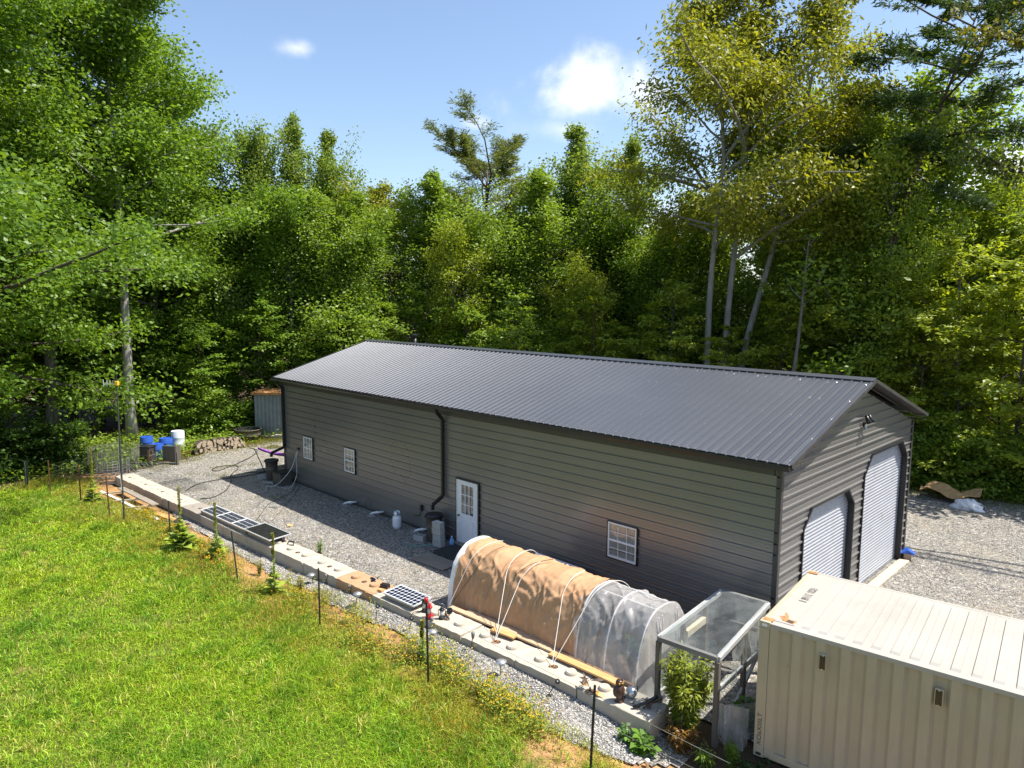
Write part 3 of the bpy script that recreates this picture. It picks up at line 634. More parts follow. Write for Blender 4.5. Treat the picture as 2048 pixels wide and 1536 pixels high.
# roll-up doors in their recesses
for di, (y0, y1, zt, ch) in enumerate(DOORS):
    rd = MB()
    op = [(y0, 0), (y0, zt - ch), (y0 + ch, zt), (y1 - ch, zt), (y1, zt - ch), (y1, 0)]
    for (a, b), (c, d) in zip(op, op[1:]): rd.add([(.03, a, b), (.03, c, d), (-.13, c, d), (-.13, a, b)], [(0, 1, 2, 3)])
    for (a, b), (c, d) in zip(op, op[1:]):      # narrow face trim around the opening
        v = Vector((0, c - a, d - b)).normalized(); nn = Vector((0, -v.z, v.y))
        rd.beam((.034, a, b), (.034, c, d), .03, .05, (0, nn.y, nn.z))
    door = rd.build('roll_up_door', 'black_trim', bld); door['label'] = ('lower' if di == 0 else 'taller') + ' white ribbed roll-up door in a black frame'
    cp = .088; z = .04; k = 0
    while z < zt + .05:
        mb = MB(); q = [(z, 0), (z + cp * .12, .006), (z + cp * .3, .016), (z + cp * .5, .019), (z + cp * .7, .016), (z + cp * .88, .006), (z + cp, 0)]
        mb.grid([[(-.13 + d, y0 - .02, zz) for zz, d in q], [(-.13 + d, y1 + .02, zz) for zz, d in q]]); mb.build('slat', 'roll_door', door, smooth=True); z += cp; k += 1
    MB().box((-.115, (y0 + y1) / 2, .02), (.05, y1 - y0 - .02, .06)).build('bottom_bar', 'galvanised', door)
MB().box((.16, (5.0 + 8.62) / 2, -.005), (.26, 3.62, .09)).build('threshold', 'board_pale', bld, bevel=.006)
MB().box((.16, 2.8, -.005), (.26, 3.2, .09)).build('threshold', 'board_pale', bld, bevel=.006)
# twin flood light on the gable
fl = MB().lathe([(.0, 0), (.06, 0), (.06, .03), (.03, .04)], 14, (.02, 4.72, 4.62), Matrix.Rotation(R(90), 4, 'Y')).build('flood_light', 'black_trim', bld)
for s in (-1, 1):
    MB().tube([(.05, 4.72, 4.62), (.10, 4.72 + s * .06, 4.66), (.13, 4.72 + s * .10, 4.74)], .016, 6).build('arm', 'black_trim', fl)
    MB().tube([(.10, 4.72 + s * .10, 4.86), (.14, 4.72 + s * .10, 4.76), (.20, 4.72 + s * .11, 4.66)], [.035, .05, .065], 12).build('lamp_head', 'lamp_black', fl, smooth=True)
MB().tube([(.05, 4.72, 4.58), (.09, 4.72, 4.50)], [.03, .025], 8).build('sensor', 'galvanised', fl)
# flue behind the ridge and small wall fittings
MB().tube([(-20.2, 5.9, 4.9), (-20.2, 5.9, 5.98)], .09, 14).build('flue_pipe', 'black_trim', bld, smooth=True)
MB().lathe([(.0, .14), (.16, .10), (.16, .06), (.1, .0)], 14, (-20.2, 5.9, 5.98)).build('flue_cap', 'black_trim', bld)
MB().box((-12.12, -.05, .78), (.09, .08, .2)).build('outlet_box', 'black_trim', bld, bevel=.01)
MB().tube([(-12.12, -.05, .68), (-12.2, -.08, .5), (-12.5, -.08, .45)], .012, 6).build('gas_line', 'black_trim', bld)
MB().box((-20.4, -.05, 1.5), (.14, .07, .1)).build('outlet_box', 'black_trim', bld, bevel=.01)

# ------------------------------------------------------------------ shipping container
CA = R(6.6); CL, CW, CH = 6.6, 2.86, 2.42
con = thing('shipping_container', 'cream painted shipping container with ribbed roof, cropped by the frame corner', 'container', (1.17, -3.24, -.02), CA)
def cbuild(mb, n, m, p=con, **k): return mb.build(n, m, p, local=True, **k)
def corr(a, b, pitch, depth):
    out = []; x = a; p = pitch
    while x < b - p * .6: out += [(x, 0), (x + p * .36, 0), (x + p * .5, depth), (x + p * .86, depth)]; x += p
    return out + [(b, 0)]
z0, z1 = .14, CH - .07; qs = corr(.17, CL - .17, .37, .055)
cbuild(MB().grid([[(x, .012 + d, z) for x, d in qs] for z in (z0, z1)]), 'side_wall', 'container_cream')
cbuild(MB().grid([[(x, CW - .012 - d, z) for x, d in qs] for z in (z0, z1)]), 'side_wall', 'container_cream')
qe = corr(.17, CW - .17, .30, .04)
cbuild(MB().grid([[(.012 + d, y, z) for y, d in qe] for z in (z0, z1)]), 'end_wall', 'container_cream')
for x in (0, CL):
    for y in (0, CW):
        s = 1 if x == 0 else -1; u = 1 if y == 0 else -1
        cbuild(MB().prism([(x, y), (x + s * .165, y), (x + s * .165, y + u * .02), (x + s * .02, y + u * .165), (x, y + u * .165)][::s * u], .115, CH - .118), 'corner_post', 'container_cream', bevel=.004)
        for zc in (.058, CH - .058):
            c_ = cbuild(MB().box((x + s * .085, y + u * .078, zc), (.178, .164, .116)), 'corner_casting', 'container_cream', bevel=.012)
            pill = [(math.cos(a) * .026 + (.022 if math.cos(a) > 0 else -.022), math.sin(a) * .024) for a in np.linspace(0, 6.283, 17)[:-1]]
            cbuild(MB().prism(pill, 0, .004, Matrix.Translation((x + s * .085, y - u * .004, zc)) @ Matrix.Rotation(R(90) * 1, 4, 'X')), 'casting_hole', 'white_plastic' if zc > 1 else 'marker_black', c_)
            if zc > 1: cbuild(MB().box((x + s * .09, y + u * .085, CH + .0015), (.12, .05, .002)), 'casting_slot', 'rust', c_)
for y in (.045, CW - .045):
    cbuild(MB().box((CL / 2, y, CH - .055), (CL - .35, .075, .075)), 'top_rail', 'container_roof', bevel=.006)
    cbuild(MB().box((CL / 2, y, .08), (CL - .35, .08, .12)), 'bottom_rail', 'container_cream', bevel=.006)
cbuild(MB().box((.05, CW / 2, CH - .055), (.08, CW - .35, .09)), 'end_header', 'container_cream', bevel=.006)
# roof sheet: shallow transverse corrugations that stop short of the rails
nx = []; x = .62
while x < CL - .3: nx += [(x, 0), (x + .008, .030), (x + .125, .030), (x + .133, 0)]; x += .262
rows = [(.045, 0), (.16, 0), (.21, 1), (CW - .21, 1), (CW - .16, 0), (CW - .045, 0)]
P = [[(xx, y, CH - .022 + d * k) for xx, d in [(.05, 0)] + nx + [(CL - .05, 0)]] for y, k in rows]
cbuild(MB().grid(P), 'roof', 'container_roof')
cbuild(MB().box((.30, CW / 2, CH - .017), (.42, CW - .34, .008)), 'roof_header_plate', 'container_roof')
for (x, y, w, d) in ((.11, .12, .17, .12), (.11, CW - .12, .17, .10)): cbuild(MB().box((x, y, CH + .003), (w, d, .002)), 'rust_patch', 'rust')
poly = [(.30, .24), (.48, .20), (.50, .36), (.36, .36), (.33, .48), (.24, .62), (.27, .44), (.20, .40)]
cbuild(MB().prism(poly, CH - .0125, CH - .0105), 'rust_patch', 'rust'); cbuild(MB().prism([(.34, .25), (.46, .22), (.47, .32), (.38, .33)], CH - .010, CH - .009), 'bare_spot', 'dark_trim')
for xv in (1.02, 2.62):
    v_ = cbuild(MB().box((xv, -.004, CH - .40), (.115, .04, .27)), 'vent', 'container_cream', bevel=.01)
    cbuild(MB().box((xv, -.0255, CH - .40), (.085, .006, .23)), 'vent_plate', 'marker_black', v_)
    for i in range(7): cbuild(MB().box((xv, -.029, CH - .49 + i * .03), (.075, .006, .016)), 'louvre', 'brass_dark', v_)
    for dz in (-.115, .115): cbuild(MB().box((xv, -.026, CH - .40 + dz), (.03, .008, .014)), 'rivet', 'shiny_steel', v_)
def text_mesh(s, size):
    cu = bpy.data.curves.new('t', 'FONT'); cu.body = s; cu.size = size; cu.align_x = 'CENTER'; cu.align_y = 'CENTER'
    o = bpy.data.objects.new('t', cu); COL.objects.link(o); dg = bpy.context.evaluated_depsgraph_get(); me = bpy.data.meshes.new_from_object(o.evaluated_get(dg)); bpy.data.objects.remove(o); return me
me = text_mesh('FXDU  211168  8', .20); me.materials.clear(); me.materials.append(M['marker_black']); o = link('painted_number', me, con, (.33, CW * .56, CH - .010)); o.rotation_euler = (0, 0, R(-90)); o.scale = (.52, .95, 1)
me = text_mesh('XOaXIIILT', .13); me.materials.clear(); me.materials.append(M['marker_black']); o = link('scrawled_letters', me, con, (.085, -.003, .50)); o.rotation_euler = (R(90), R(-90), 0); o.scale = (1.0, .8, 1)

# ------------------------------------------------------------------ block wall
wallA = math.atan(.05); wz = .30; BL, BWd = 1.6, .72
wall = thing('block_wall', 'low wall of big pale concrete blocks with round knobs on top', 'wall', (-13, yw(-13) + BWd / 2, 0))
def wall_frame(k): # centre of block k counted from the near end
    x = WX1 - BL * (k + .5); return x, yw(x) + BWd / 2
tops = {5: 'block_rusty', 11: 'block_grey'}
stud_me = None
for k in range(16):
    x, y = wall_frame(k); r = random.Random(k); jit = (r.uniform(-.006, .006), r.uniform(-.014, .014), r.uniform(-.012, .012))
    mb = MB(); hx, hy = BL / 2 - .006, BWd / 2; zt, zb = wz + jit[2], -.32
    # rough-edged block: subdivided box with slightly chipped edges
    nx_, ny_ = 11, 5; Pt = []
    for i in range(nx_ + 1):
        row = []
        for j in range(ny_ + 1):
            a, b = -hx + 2 * hx * i / nx_, -hy + 2 * hy * j / ny_; ed = (i in (0, nx_)) + (j in (0, ny_))
            chip = -abs(r.gauss(0, .010)) * ed
            a -= math.copysign(abs(r.gauss(0, .006)), a) * (i in (0, nx_)); b -= math.copysign(abs(r.gauss(0, .010)), b) * (j in (0, ny_))
            row.append((a, b, zt + chip))
        Pt.append(row)
    mb.grid(Pt)
    ring = [Pt[i][0] for i in range(nx_ + 1)] + [Pt[nx_][j] for j in range(1, ny_ + 1)] + [Pt[i][ny_] for i in range(nx_ - 1, -1, -1)] + [Pt[0][j] for j in range(ny_ - 1, 0, -1)]
    ring.append(ring[0])
    lo = [(q[0] * 1.004, q[1] * 1.006, q[2] - .03) for q in ring]; bt = [(q[0], q[1], zb) for q in lo]
    mb.grid([bt, lo, ring])
    m_ = tops.get(k, 'block_concrete')
    b = mb.build('block', m_, wall, local=True); b.location = Vector((x + jit[0], y + jit[1], 0)) - wall.location; b.rotation_euler.z = wallA + r.uniform(-.006, .006)
    if k > 11:            # lifting recesses and low worn knobs at the far end
        spots = [(-.55, .09), (-.1, .09), (.35, .09)]
    else: spots = [(-.4, 0), (.4, 0)]
    for sx_, sy_ in spots:
        hgt = .07 if k < 9 else .025
        s = MB().lathe([(.125, 0), (.118, hgt * .6), (.10, hgt), (.0, hgt + .003)], 18, (sx_, sy_, zt - .004), caps=False).build('knob', m_, b, smooth=False, local=True)
    MB().lathe([(.075, .001), (.055, .004), (.0, .0045)], 14, (0, -.02, zt), caps=False).build('lifting_hole', 'soil_dark', b, local=True)
    MB().tube([(-.05, -.02, zt), (-.03, -.02, zt + .014), (.03, -.03, zt + .014), (.05, -.02, zt)], .008, 6).build('lifting_loop', 'rust', b, local=True)

# boards lying on the wall and at its foot
def board(name, label, a, b, w, h, m, cat='board'):
    a, b = Vector(a), Vector(b); c = (a + b) / 2; d = b - a; mb = MB(); ln = d.length; n = 8
    # slight bow along the board
    ring = []
    r = random.Random(hash(label) % 999)
    for i in range(n + 1):
        t_ = i / n; q = 4 * t_ * (1 - t_) * .012; ring.append([(-ln / 2 + ln * t_, s * w / 2, q + u * h / 2) for s, u in ((-1, -1), (1, -1), (1, 1), (-1, 1), (-1, -1))])
    mb.grid(ring); mb.add(ring[0][:4], [(0, 1, 2, 3)]); mb.add(ring[-1][:4], [(3, 2, 1, 0)])
    o = mb.build(name, m, None); o.location = c; o.rotation_euler = (0, -math.atan2(d.z, math.hypot(d.x, d.y)), math.atan2(d.y, d.x)); return tag(o, label, cat)
board('board', 'long tan board lying along the wall top at the foot of the tunnel', (-6.35, -3.66, wz + .022), (-2.2, -3.46, wz + .022), .15, .04, 'board_tan')
board('board', 'short orange board lying across the long tan board near the tie ropes', (-4.75, -3.80, wz + .064), (-4.12, -3.70, wz + .064), .16, .04, 'board_fresh')
board('board', 'orange board lying under the clear end of the tunnel', (-3.1, -3.66, wz + .066), (-1.35, -3.60, wz + .066), .19, .04, 'board_fresh')
board('board', 'second tan board half under the tarp edge of the tunnel', (-5.9, -3.49, wz + .02), (-3.1, -3.39, wz + .02), .12, .036, 'board_tan')
board('board', 'weathered plank propped along the far end of the wall', (-24.0, -5.78, .22), (-20.6, -5.62, .22), .24, .04, 'board_weathered')
board('board', 'pale pole sticking out from under the weathered plank at far left', (-24.4, -6.5, .0), (-23.2, -5.6, .22), .06, .06, 'board_pale')
board('board', 'pale pole sticking out from under the middle of the weathered plank', (-23.0, -6.5, .0), (-21.9, -5.65, .18), .06, .06, 'board_pale')
board('board', 'pale pole sticking out from under the near end of the weathered plank', (-21.6, -6.4, .0), (-20.7, -5.6, .18), .06, .06, 'board_pale')
board('board', 'long white strip lying in the weeds beside the far end of the wall', (-24.8, -6.3, .02), (-19.4, -5.95, .02), .10, .05, 'white_plastic')
board('board', 'orange board on the ground beyond the black tray', (-20.2, -5.78, .05), (-17.9, -5.5, .05), .2, .04, 'board_fresh')
board('board', 'short tan offcut in the weeds beside the white strip', (-20.6, -6.45, .03), (-19.9, -6.4, .03), .25, .03, 'board_tan')
# crumpled black plastic sheet at the wall foot
mb = MB(); g = random.Random(4)
mb.grid([[(-19.2 + i * .13, -6.1 + j * .1 + i * .01, .06 + g.uniform(-.04, .06)) for j in range(7)] for i in range(11)])
tag(mb.build('plastic_sheet', 'black_plastic', None, solid=.004), 'crumpled black plastic sheet on the ground beside the far wall', 'plastic sheet')

# ------------------------------------------------------------------ solar panels
def solar(label, x0, x1, y, w, z, nx_, ny_, cellm, tilt=0., rz=wallA, border=.012, gapm='panel_back'):
    ln = x1 - x0; t_ = thing('solar_module', label, 'solar panel', ((x0 + x1) / 2, y, z), rz); T = Matrix.Rotation(tilt, 4, 'X')
    MB().box((0, 0, 0), (ln - .02, w - .02, .02), 0, T).build('backing', gapm, t_, local=True)
    f = MB()
    for c, s in (((0, -w / 2 + .012, .002), (ln, .024, .036)), ((0, w / 2 - .012, .002), (ln, .024, .036)), ((-ln / 2 + .012, 0, .002), (.024, w - .048, .036)), ((ln / 2 - .012, 0, .002), (.024, w - .048, .036))): f.box(c, s, 0, T)
    f.build('frame', 'alu_frame', t_, bevel=.002, local=True)
    c_ = MB(); cw, ch_ = (ln - .07) / nx_, (w - .07) / ny_
    for i in range(nx_):
        for j in range(ny_):
            x, yy, a, b = -ln / 2 + .035 + (i + .5) * cw, -w / 2 + .035 + (j + .5) * ch_, (cw - border) / 2, (ch_ - border) / 2; q = min(a, b) * .25
            c_.prism([(x - a + q, yy - b), (x + a - q, yy - b), (x + a, yy - b + q), (x + a, yy + b - q), (x + a - q, yy + b), (x - a + q, yy + b), (x - a, yy + b - q), (x - a, yy - b + q)], .0105, .0125, T)
    c_.build('cells', cellm, t_, local=True); return t_
ya = lambda x: yw(x) + BWd / 2
solar('dark blue solar panel at the far end of the row of three', -18.15, -17.07, ya(-17.6) + .02, .60, .44, 9, 3, 'cell_blue', R(3))
solar('dark blue solar panel in the middle of the row of three', -17.05, -15.97, ya(-16.5) + .02, .60, .445, 9, 3, 'cell_blue', R(3))
solar('dark blue solar panel at the near end of the row, beside the black panel', -15.95, -14.87, ya(-15.4) + .02, .60, .45, 9, 3, 'cell_blue', R(3))
solar('plain black solar panel with white rim lying on the wall', -14.98, -13.40, ya(-14.2) + .02, .74, .50, 4, 2, 'cell_black', R(2), border=.004, gapm='cell_black')
solar('solar panel with white grid lines on the wall near the lanterns', -8.0, -6.82, ya(-7.4), .58, .44, 9, 4, 'cell_blue', R(4), border=.016)
for i, (a, b) in enumerate(((-18.2, -14.9), (-14.95, -13.5), (-8.0, -6.85))):
    for s in (-1, 1):
        xm = (a + b) / 2; board('timber', ['timber under the row of three solar panels', 'timber under the black solar panel', 'timber under the white gridded solar panel'][i] + (', camera side' if s < 0 else ', building side'), (a + .08, ya(a) + s * .22, wz + .055), (b - .08, ya(b) + s * .22, wz + .055), .09, .088, 'board_weathered', 'timber')

# ------------------------------------------------------------------ tunnel greenhouse
gx0, gx1, gyc, ga, gh = -6.62, -1.18, -2.42, .93, 1.66
def arch(th, a=ga, h=gh, e=.82):
    c, s = math.cos(th), math.sin(th)
    return gyc - a * math.copysign(abs(c) ** e, c), h * abs(s) ** e
tun = thing('tunnel_greenhouse', 'hooped tunnel greenhouse under tan tarp with one clear plastic end', 'greenhouse', ((gx0 + gx1) / 2, gyc, 0))
hoops = [-6.72, -5.65, -4.72, -3.7, -2.72, -1.98, -1.2]
for hx in hoops: MB().tube([(hx, *arch(math.pi * i / 28, ga - (.10 if hx < -2.8 and hx > -6.5 else .012), gh - (.10 if hx < -2.8 and hx > -6.5 else .012))) for i in range(29)], .016, 8).build('hoop', 'white_plastic', tun, smooth=True)
MB().tube([(gx0, gyc, gh - .17), (gx1, gyc, gh - .17)], .014, 8).build('ridge_pole', 'white_plastic', tun)
for yb in (gyc - ga, gyc + ga): MB().box(((gx0 + gx1) / 2, yb + math.copysign(.03, gyc - yb), .14), (gx1 - gx0 - .05, .04, .28)).build('bed_board', 'board_fresh', tun)
MB().box(((gx0 + gx1) / 2, gyc, .1), (gx1 - gx0 - .1, 2 * ga - .14, .2)).build('soil_bed', 'soil_dark', tun)
def skin(xa, xb, n1, n2, wr, seed, a=ga, h=gh, th0=0., th1=math.pi, hem=0.):
    P = []
    for i in range(n1 + 1):
        x = xa + (xb - xa) * i / n1; row = []
        dist = min(abs(x - q) for q in hoops); sag = -.06 * min(1, dist / .42) ** .8
        for j in range(n2 + 1):
            th = th0 + (th1 - th0) * j / n2; y, z = arch(th, a, h); nrm = Vector((0, (y - gyc) / a, z / h * .9)).normalized() if (abs(y - gyc) + z) > 0 else Vector((0, 0, 1))
            v = Vector((x * 1.3, th * 1.6, seed)); k = min(1, 1.9 * abs(math.cos(th)) ** 1.2 + .14)
            rg = lambda a_, b_, c_: max(0., 1 - 6.5 * abs(mnoise.noise(Vector((a_, b_, c_)))))
            wob = mnoise.noise(Vector((x * 1.1, th * 1.3, seed + 30)))
            d = mnoise.noise(v) * .022 + rg(x * 2.6 + wob * 1.5, th * .9, seed + 4) * .030 + rg(x * 2.0 + th * 2.2 + wob, th * .8 - x * .7, seed + 8) * .032 + rg(x * 2.4 - th * 2.6 + wob, th * .7 + x * .6, seed + 12) * .026 + rg(x * 5.0 - th * 1.2, th * 3.4 + wob, seed + 16) * .012
            d = d * wr * k + sag * math.sin(th)
            xj = x + mnoise.noise(Vector((x * 2, th * 3, seed + 20))) * .02 * wr
            row.append((xj, y + nrm.y * d, max(.03, z + nrm.z * d)))
        P.append(row)
    return P
MB().grid(skin(-6.62, -2.72, 150, 84, 1.15, 2., ga + .012, gh + .012)).build('tan_tarp', 'tan_tarp', tun, smooth=True)
MB().grid(skin(-6.80, -6.50, 10, 60, .5, 5., ga + .004, gh + .004)).build('white_edge_sheet', 'white_plastic', tun, smooth=True)
MB().grid(skin(-2.86, -1.16, 80, 80, 1.1, 7., ga + .002, gh + .002)).build('clear_cover', 'clear_film', tun, smooth=True)
# end sheet: gathered plastic over the near end with a spreading skirt, and one at the far end
for xe, out, mm in ((-1.17, 1, 'end_film'), (-6.74, -1, 'end_film')):
    P = []; n1, n2 = 30, 44
    for i in range(n1 + 1):
        r_ = i / n1; row = []
        for j in range(n2 + 1):
            th = math.pi * j / n2; y, z = arch(th); yy = gyc + (y - gyc) * r_; zz = z * r_
            if r_ < .02: zz = 0
            bulge = .05 * math.sin(math.pi * min(1, r_)) + .035 * mnoise.noise(Vector((yy * 4, zz * 1.2, 3))) + .02 * abs(mnoise.noise(Vector((yy * 9, zz * 2.2, 7)))) + .30 * max(0, .5 - zz) ** 2 * 1.6
            row.append((xe + out * bulge, yy, zz + .03))
        P.append(row)
    MB().grid(P).build('end_sheet', mm, tun, smooth=True)
for yy in (-2.72, -2.60, -2.05): MB().tube([(-1.10 + .01 * math.sin(q * 3), yy + .01 * math.sin(q * 2.2), .05 + q * (1.5 - .15 * abs(yy + 2.4)) / 8) for q in range(9)], .012, 6).build('zip_seam', 'white_plastic', tun)
MB().box((-1.085, -1.80, 1.02), (.006, .15, .13)).build('paper_label', 'white_plastic', tun)
# tie ropes over the tarp, to rings on the wall
def tie(anchor, xr, th0, th1, m='rope', r_=.0065, xe=None):
    pts = [anchor]; n = 14
    for i in range(n + 1):
        th = th0 + (th1 - th0) * i / n; y, z = arch(th, ga + .055, gh + .055); pts.append((xr + ((xe or xr) - xr) * i / n, y, z))
    MB().tube(pts, r_, 6).build('tie_rope', m, tun)
a1, a2 = (-4.37, -4.06, .33), (-2.80, -3.97, .33)
tie(a1, -5.02, R(52), R(140), xe=-5.25); tie(a1, -4.55, R(50), R(84), xe=-4.42); tie(a2, -3.30, R(52), R(95), xe=-3.35); tie(a2, -2.62, R(55), R(140), xe=-2.45)
tie((-6.45, -3.62, .33), -6.25, R(50), R(100), xe=-6.05); tie((-6.42, -3.60, .33), -5.9, R(52), R(88), m='cable_black', r_=.006, xe=-5.7); tie(a1, -4.75, R(52), R(96), 'cable_black', .007, -4.3)
MB().tube([(-2.45, *arch(R(95), ga + .03, gh + .03)), (-1.2, *arch(R(95), ga + .02, gh + .02))], .011, 6).build('ridge_cord', 'rope', tun)
for a in (a1, a2, (-6.1, -3.95, .33)): tag(MB().tube([(a[0] + .05 * math.cos(t_), a[1] + .05 * math.sin(t_), .318 + .02 * math.sin(t_ * 2)) for t_ in np.linspace(0, 6.28, 13)], .012, 6).build('iron_ring', 'rust', None), {a1: 'rusty iron ring on the wall under the middle tie ropes', a2: 'rusty iron ring on the wall under the nearer tie ropes'}.get(a, 'rusty iron ring on the wall beside the black lantern'), 'ring')
# plants under the clear end
def leaf_cloud(n, c, s, size, seed, up=.6):
    g = np.random.default_rng(seed); P = np.array(c) + g.normal(0, 1, (n, 3)) * np.array(s)
    a = g.normal(0, 1, (n, 3)); a[:, 2] *= .6; a /= np.linalg.norm(a, axis=1)[:, None]; nn = g.normal(0, 1, (n, 3)) * (1 - up) + np.array([0, 0, up * 1.5]); sd_ = np.cross(nn, a); sd_ /= np.linalg.norm(sd_, axis=1)[:, None] + 1e-9
    l = size * g.uniform(.6, 1.3, (n, 1)); V = np.stack([P, P + a * l * .5 + sd_ * l * .28, P + a * l, P + a * l * .5 - sd_ * l * .28], 1)
    return V, g.random(n)
def leaves_obj(name, parts, m, parent=None, loc=(0, 0, 0), color=(.09, .16, .03)):
    V = np.concatenate([p_[0] for p_ in parts]); vr = np.concatenate([p_[1] for p_ in parts]); n = len(V)
    o = link(name, mesh_np(name, V.reshape(-1, 3), np.arange(4 * n).reshape(n, 4), m, {'vary': np.repeat(vr, 4)}), parent, loc); o.color = (*color, 1); return o

# ------------------------------------------------------------------ film-covered cage beside the container
cage = thing('plant_cage', 'grey timber plant cage covered in clear film beside the container', 'plant cage', (-.2, -2.05, 0))
zt = 1.52
fl_, fr_, bl_, br_ = (-.62, -3.48), (.53, -3.40), (-.86, -.70), (.14, -.62)
lerp = lambda a, b, t_: (a[0] + (b[0] - a[0]) * t_, a[1] + (b[1] - a[1]) * t_)
for a, b, m in ((fl_, fr_, 'board_grey_x'), (bl_, br_, 'board_grey_x'), (fl_, bl_, 'board_grey'), (fr_, br_, 'board_grey')):
    MB().beam((*a, zt), (*b, zt), .085, .09).build('top_rail', m, cage, bevel=.006)
for a, zb_ in ((fl_, -.25), (fr_, -.28), (bl_, -.05), (br_, -.05), (lerp(fl_, bl_, .36), -.05), (lerp(fl_, bl_, .72), -.05), (lerp(fr_, br_, .5), -.1)):
    MB().box((a[0], a[1], (zt - .05 + zb_) / 2), (.085, .085, zt - .05 - zb_)).build('post', 'post_grey', cage, bevel=.006)
MB().beam((*lerp(fl_, bl_, .40), 1.18), (*lerp(fl_, bl_, .70), 1.18), .09, .14).build('side_rail', 'board_pale', cage, bevel=.006)
MB().beam((*lerp(bl_, br_, .02), .9), (*lerp(bl_, br_, .98), .9), .05, .09).build('back_rail', 'board_grey_x', cage, bevel=.004)
MB().beam((*lerp(fr_, br_, .05), .92), (*lerp(fr_, br_, .95), .62), .05, .10).build('side_rail', 'board_grey', cage, bevel=.004)
MB().beam((*lerp(fr_, br_, .18), .02), (*lerp(fr_, br_, .9), .75), .05, .09).build('brace', 'board_grey', cage, bevel=.004)
MB().beam((fl_[0] + .02, fl_[1] - .02, .42), (*lerp(fl_, bl_, .3), .46), .05, .09).build('brace', 'board_grey', cage, bevel=.004)
MB().beam((fl_[0] - .05, fl_[1] + .05, .45), (fl_[0] + .12, fl_[1] - .05, .36), .06, .1).build('brace', 'board_grey_x', cage, bevel=.004)
def sheet(a, b, zt0, zb0, n1, n2, amp, seed):
    P = []; d = Vector((b[0] - a[0], b[1] - a[1], 0)).normalized(); nn = Vector((-d.y, d.x, 0))
    for i in range(n1 + 1):
        row = []
        for j in range(n2 + 1):
            s, t_ = i / n1, j / n2; p_ = lerp(a, b, s); k = amp * (mnoise.noise(Vector((s * 7 + seed, t_ * 1.4, seed))) + .5 * mnoise.noise(Vector((s * 17, t_ * 3, seed + 3)))) * (.25 + t_)
            row.append((p_[0] + nn.x * k, p_[1] + nn.y * k, zt0 + (zb0 - zt0) * t_))
        P.append(row)
    return P
MB().grid([[(*lerp(lerp(fl_, fr_, s / 14), lerp(bl_, br_, s / 14), t_ / 20), zt + .052 - .10 * math.sin(math.pi * s / 14) * math.sin(math.pi * t_ / 20) + .012 * mnoise.noise(Vector((s * .5, t_ * .5, 2)))) for t_ in range(21)] for s in range(15)]).build('roof_film', 'cage_film', cage, smooth=True)
o_ = .05
MB().grid(sheet((fl_[0] - o_, fl_[1]), (bl_[0] - o_, bl_[1]), zt, .1, 24, 14, .05, 1.)).build('side_film', 'cage_film', cage, smooth=True)
MB().grid(sheet((bl_[0], bl_[1] + o_), (br_[0], br_[1] + o_), zt, .1, 16, 12, .05, 2.)).build('back_film', 'cage_film', cage, smooth=True)
MB().grid(sheet((fr_[0] + o_, fr_[1] + .4), (br_[0] + o_, br_[1] - .2), zt, .85, 24, 14, .12, 3.)).build('side_film', 'cage_film', cage, smooth=True)
MB().grid(sheet((fr_[0] + .04, fr_[1] + .02), (fr_[0] + .50, fr_[1] + .22), .72, -.25, 18, 18, .20, 4.)).build('door_flap', 'flap_film', cage, smooth=True)
MB().grid(sheet((fr_[0] + .05, fr_[1] + .05), (fr_[0] + .46, fr_[1] + .62), .66, -.2, 14, 16, .06, 5.)).build('door_flap', 'cage_film', cage, smooth=True)
# leafy shrub growing in the cage: upright stems with long narrow leaves
def leafy(name, label, cat, c, h, spread, nst, lpn, lsize, color, seed, narrow=.2, bottom=None, group=None):
    g = np.random.default_rng(seed); t_ = thing(name, label, cat, c, 0, group); mb = MB(); parts = []
    for s in range(nst):
        a = g.uniform(0, 6.28); r0 = spread * .25 * g.random(); r1 = spread * g.uniform(.3, 1); hh = h * g.uniform(.65, 1.05)
        pts = [Vector((r0 * math.cos(a) + (r1 - r0) * q ** 1.5 * math.cos(a), r0 * math.sin(a) + (r1 - r0) * q ** 1.5 * math.sin(a), hh * q)) for q in np.linspace(0, 1, 7)]
        mb.tube(pts, [.010, .009, .008, .007, .006, .005, .003], 5)
        n = lpn; q = g.random(n) ** .7 * .95 + .05; i0 = np.minimum((q * 6).astype(int), 5); P = np.array([pts[i] for i in i0]) + (np.array([pts[i + 1] - pts[i] for i in i0]) * (q * 6 - i0)[:, None])
        az = g.uniform(0, 6.28, n); el = g.uniform(-.5, .7, n); ax = np.c_[np.cos(az) * np.cos(el), np.sin(az) * np.cos(el), np.sin(el)]; P = P + ax * g.uniform(0, .05, n)[:, None]
        nn = np.c_[g.normal(0, .4, n), g.normal(0, .4, n), np.ones(n)]; sd_ = np.cross(nn, ax); sd_ /= np.linalg.norm(sd_, axis=1)[:, None]
        l = lsize * g.uniform(.6, 1.3, (n, 1)); tip = P + ax * l; tip[:, 2] -= l[:, 0] * .25
        parts.append((np.stack([P, P + ax * l * .45 + sd_ * l * narrow, tip, P + ax * l * .45 - sd_ * l * narrow], 1), g.random(n)))
    mb.build('stems', 'bark_dark', t_, local=True); leaves_obj('foliage', parts, 'leaf', t_, color=color); return t_
leafy('leafy_shrub', 'tall leafy shrub with narrow yellow-green leaves inside the timber cage', 'shrub', (-.02, -3.50, -.25), 1.66, .48, 40, 120, .13, (.29, .34, .05), 11, .13)
leafy('leafy_shrub', 'dry brown stems below the leafy shrub at the cage foot', 'shrub', (.12, -3.85, -.25), .62, .30, 24, 26, .11, (.30, .17, .05), 12, .12)
leafy('feathery_weed', 'bright green feathery weed at the foot of the container', 'weed', (.98, -3.62, -.2), .52, .14, 9, 70, .06, (.16, .28, .03), 13, .14)
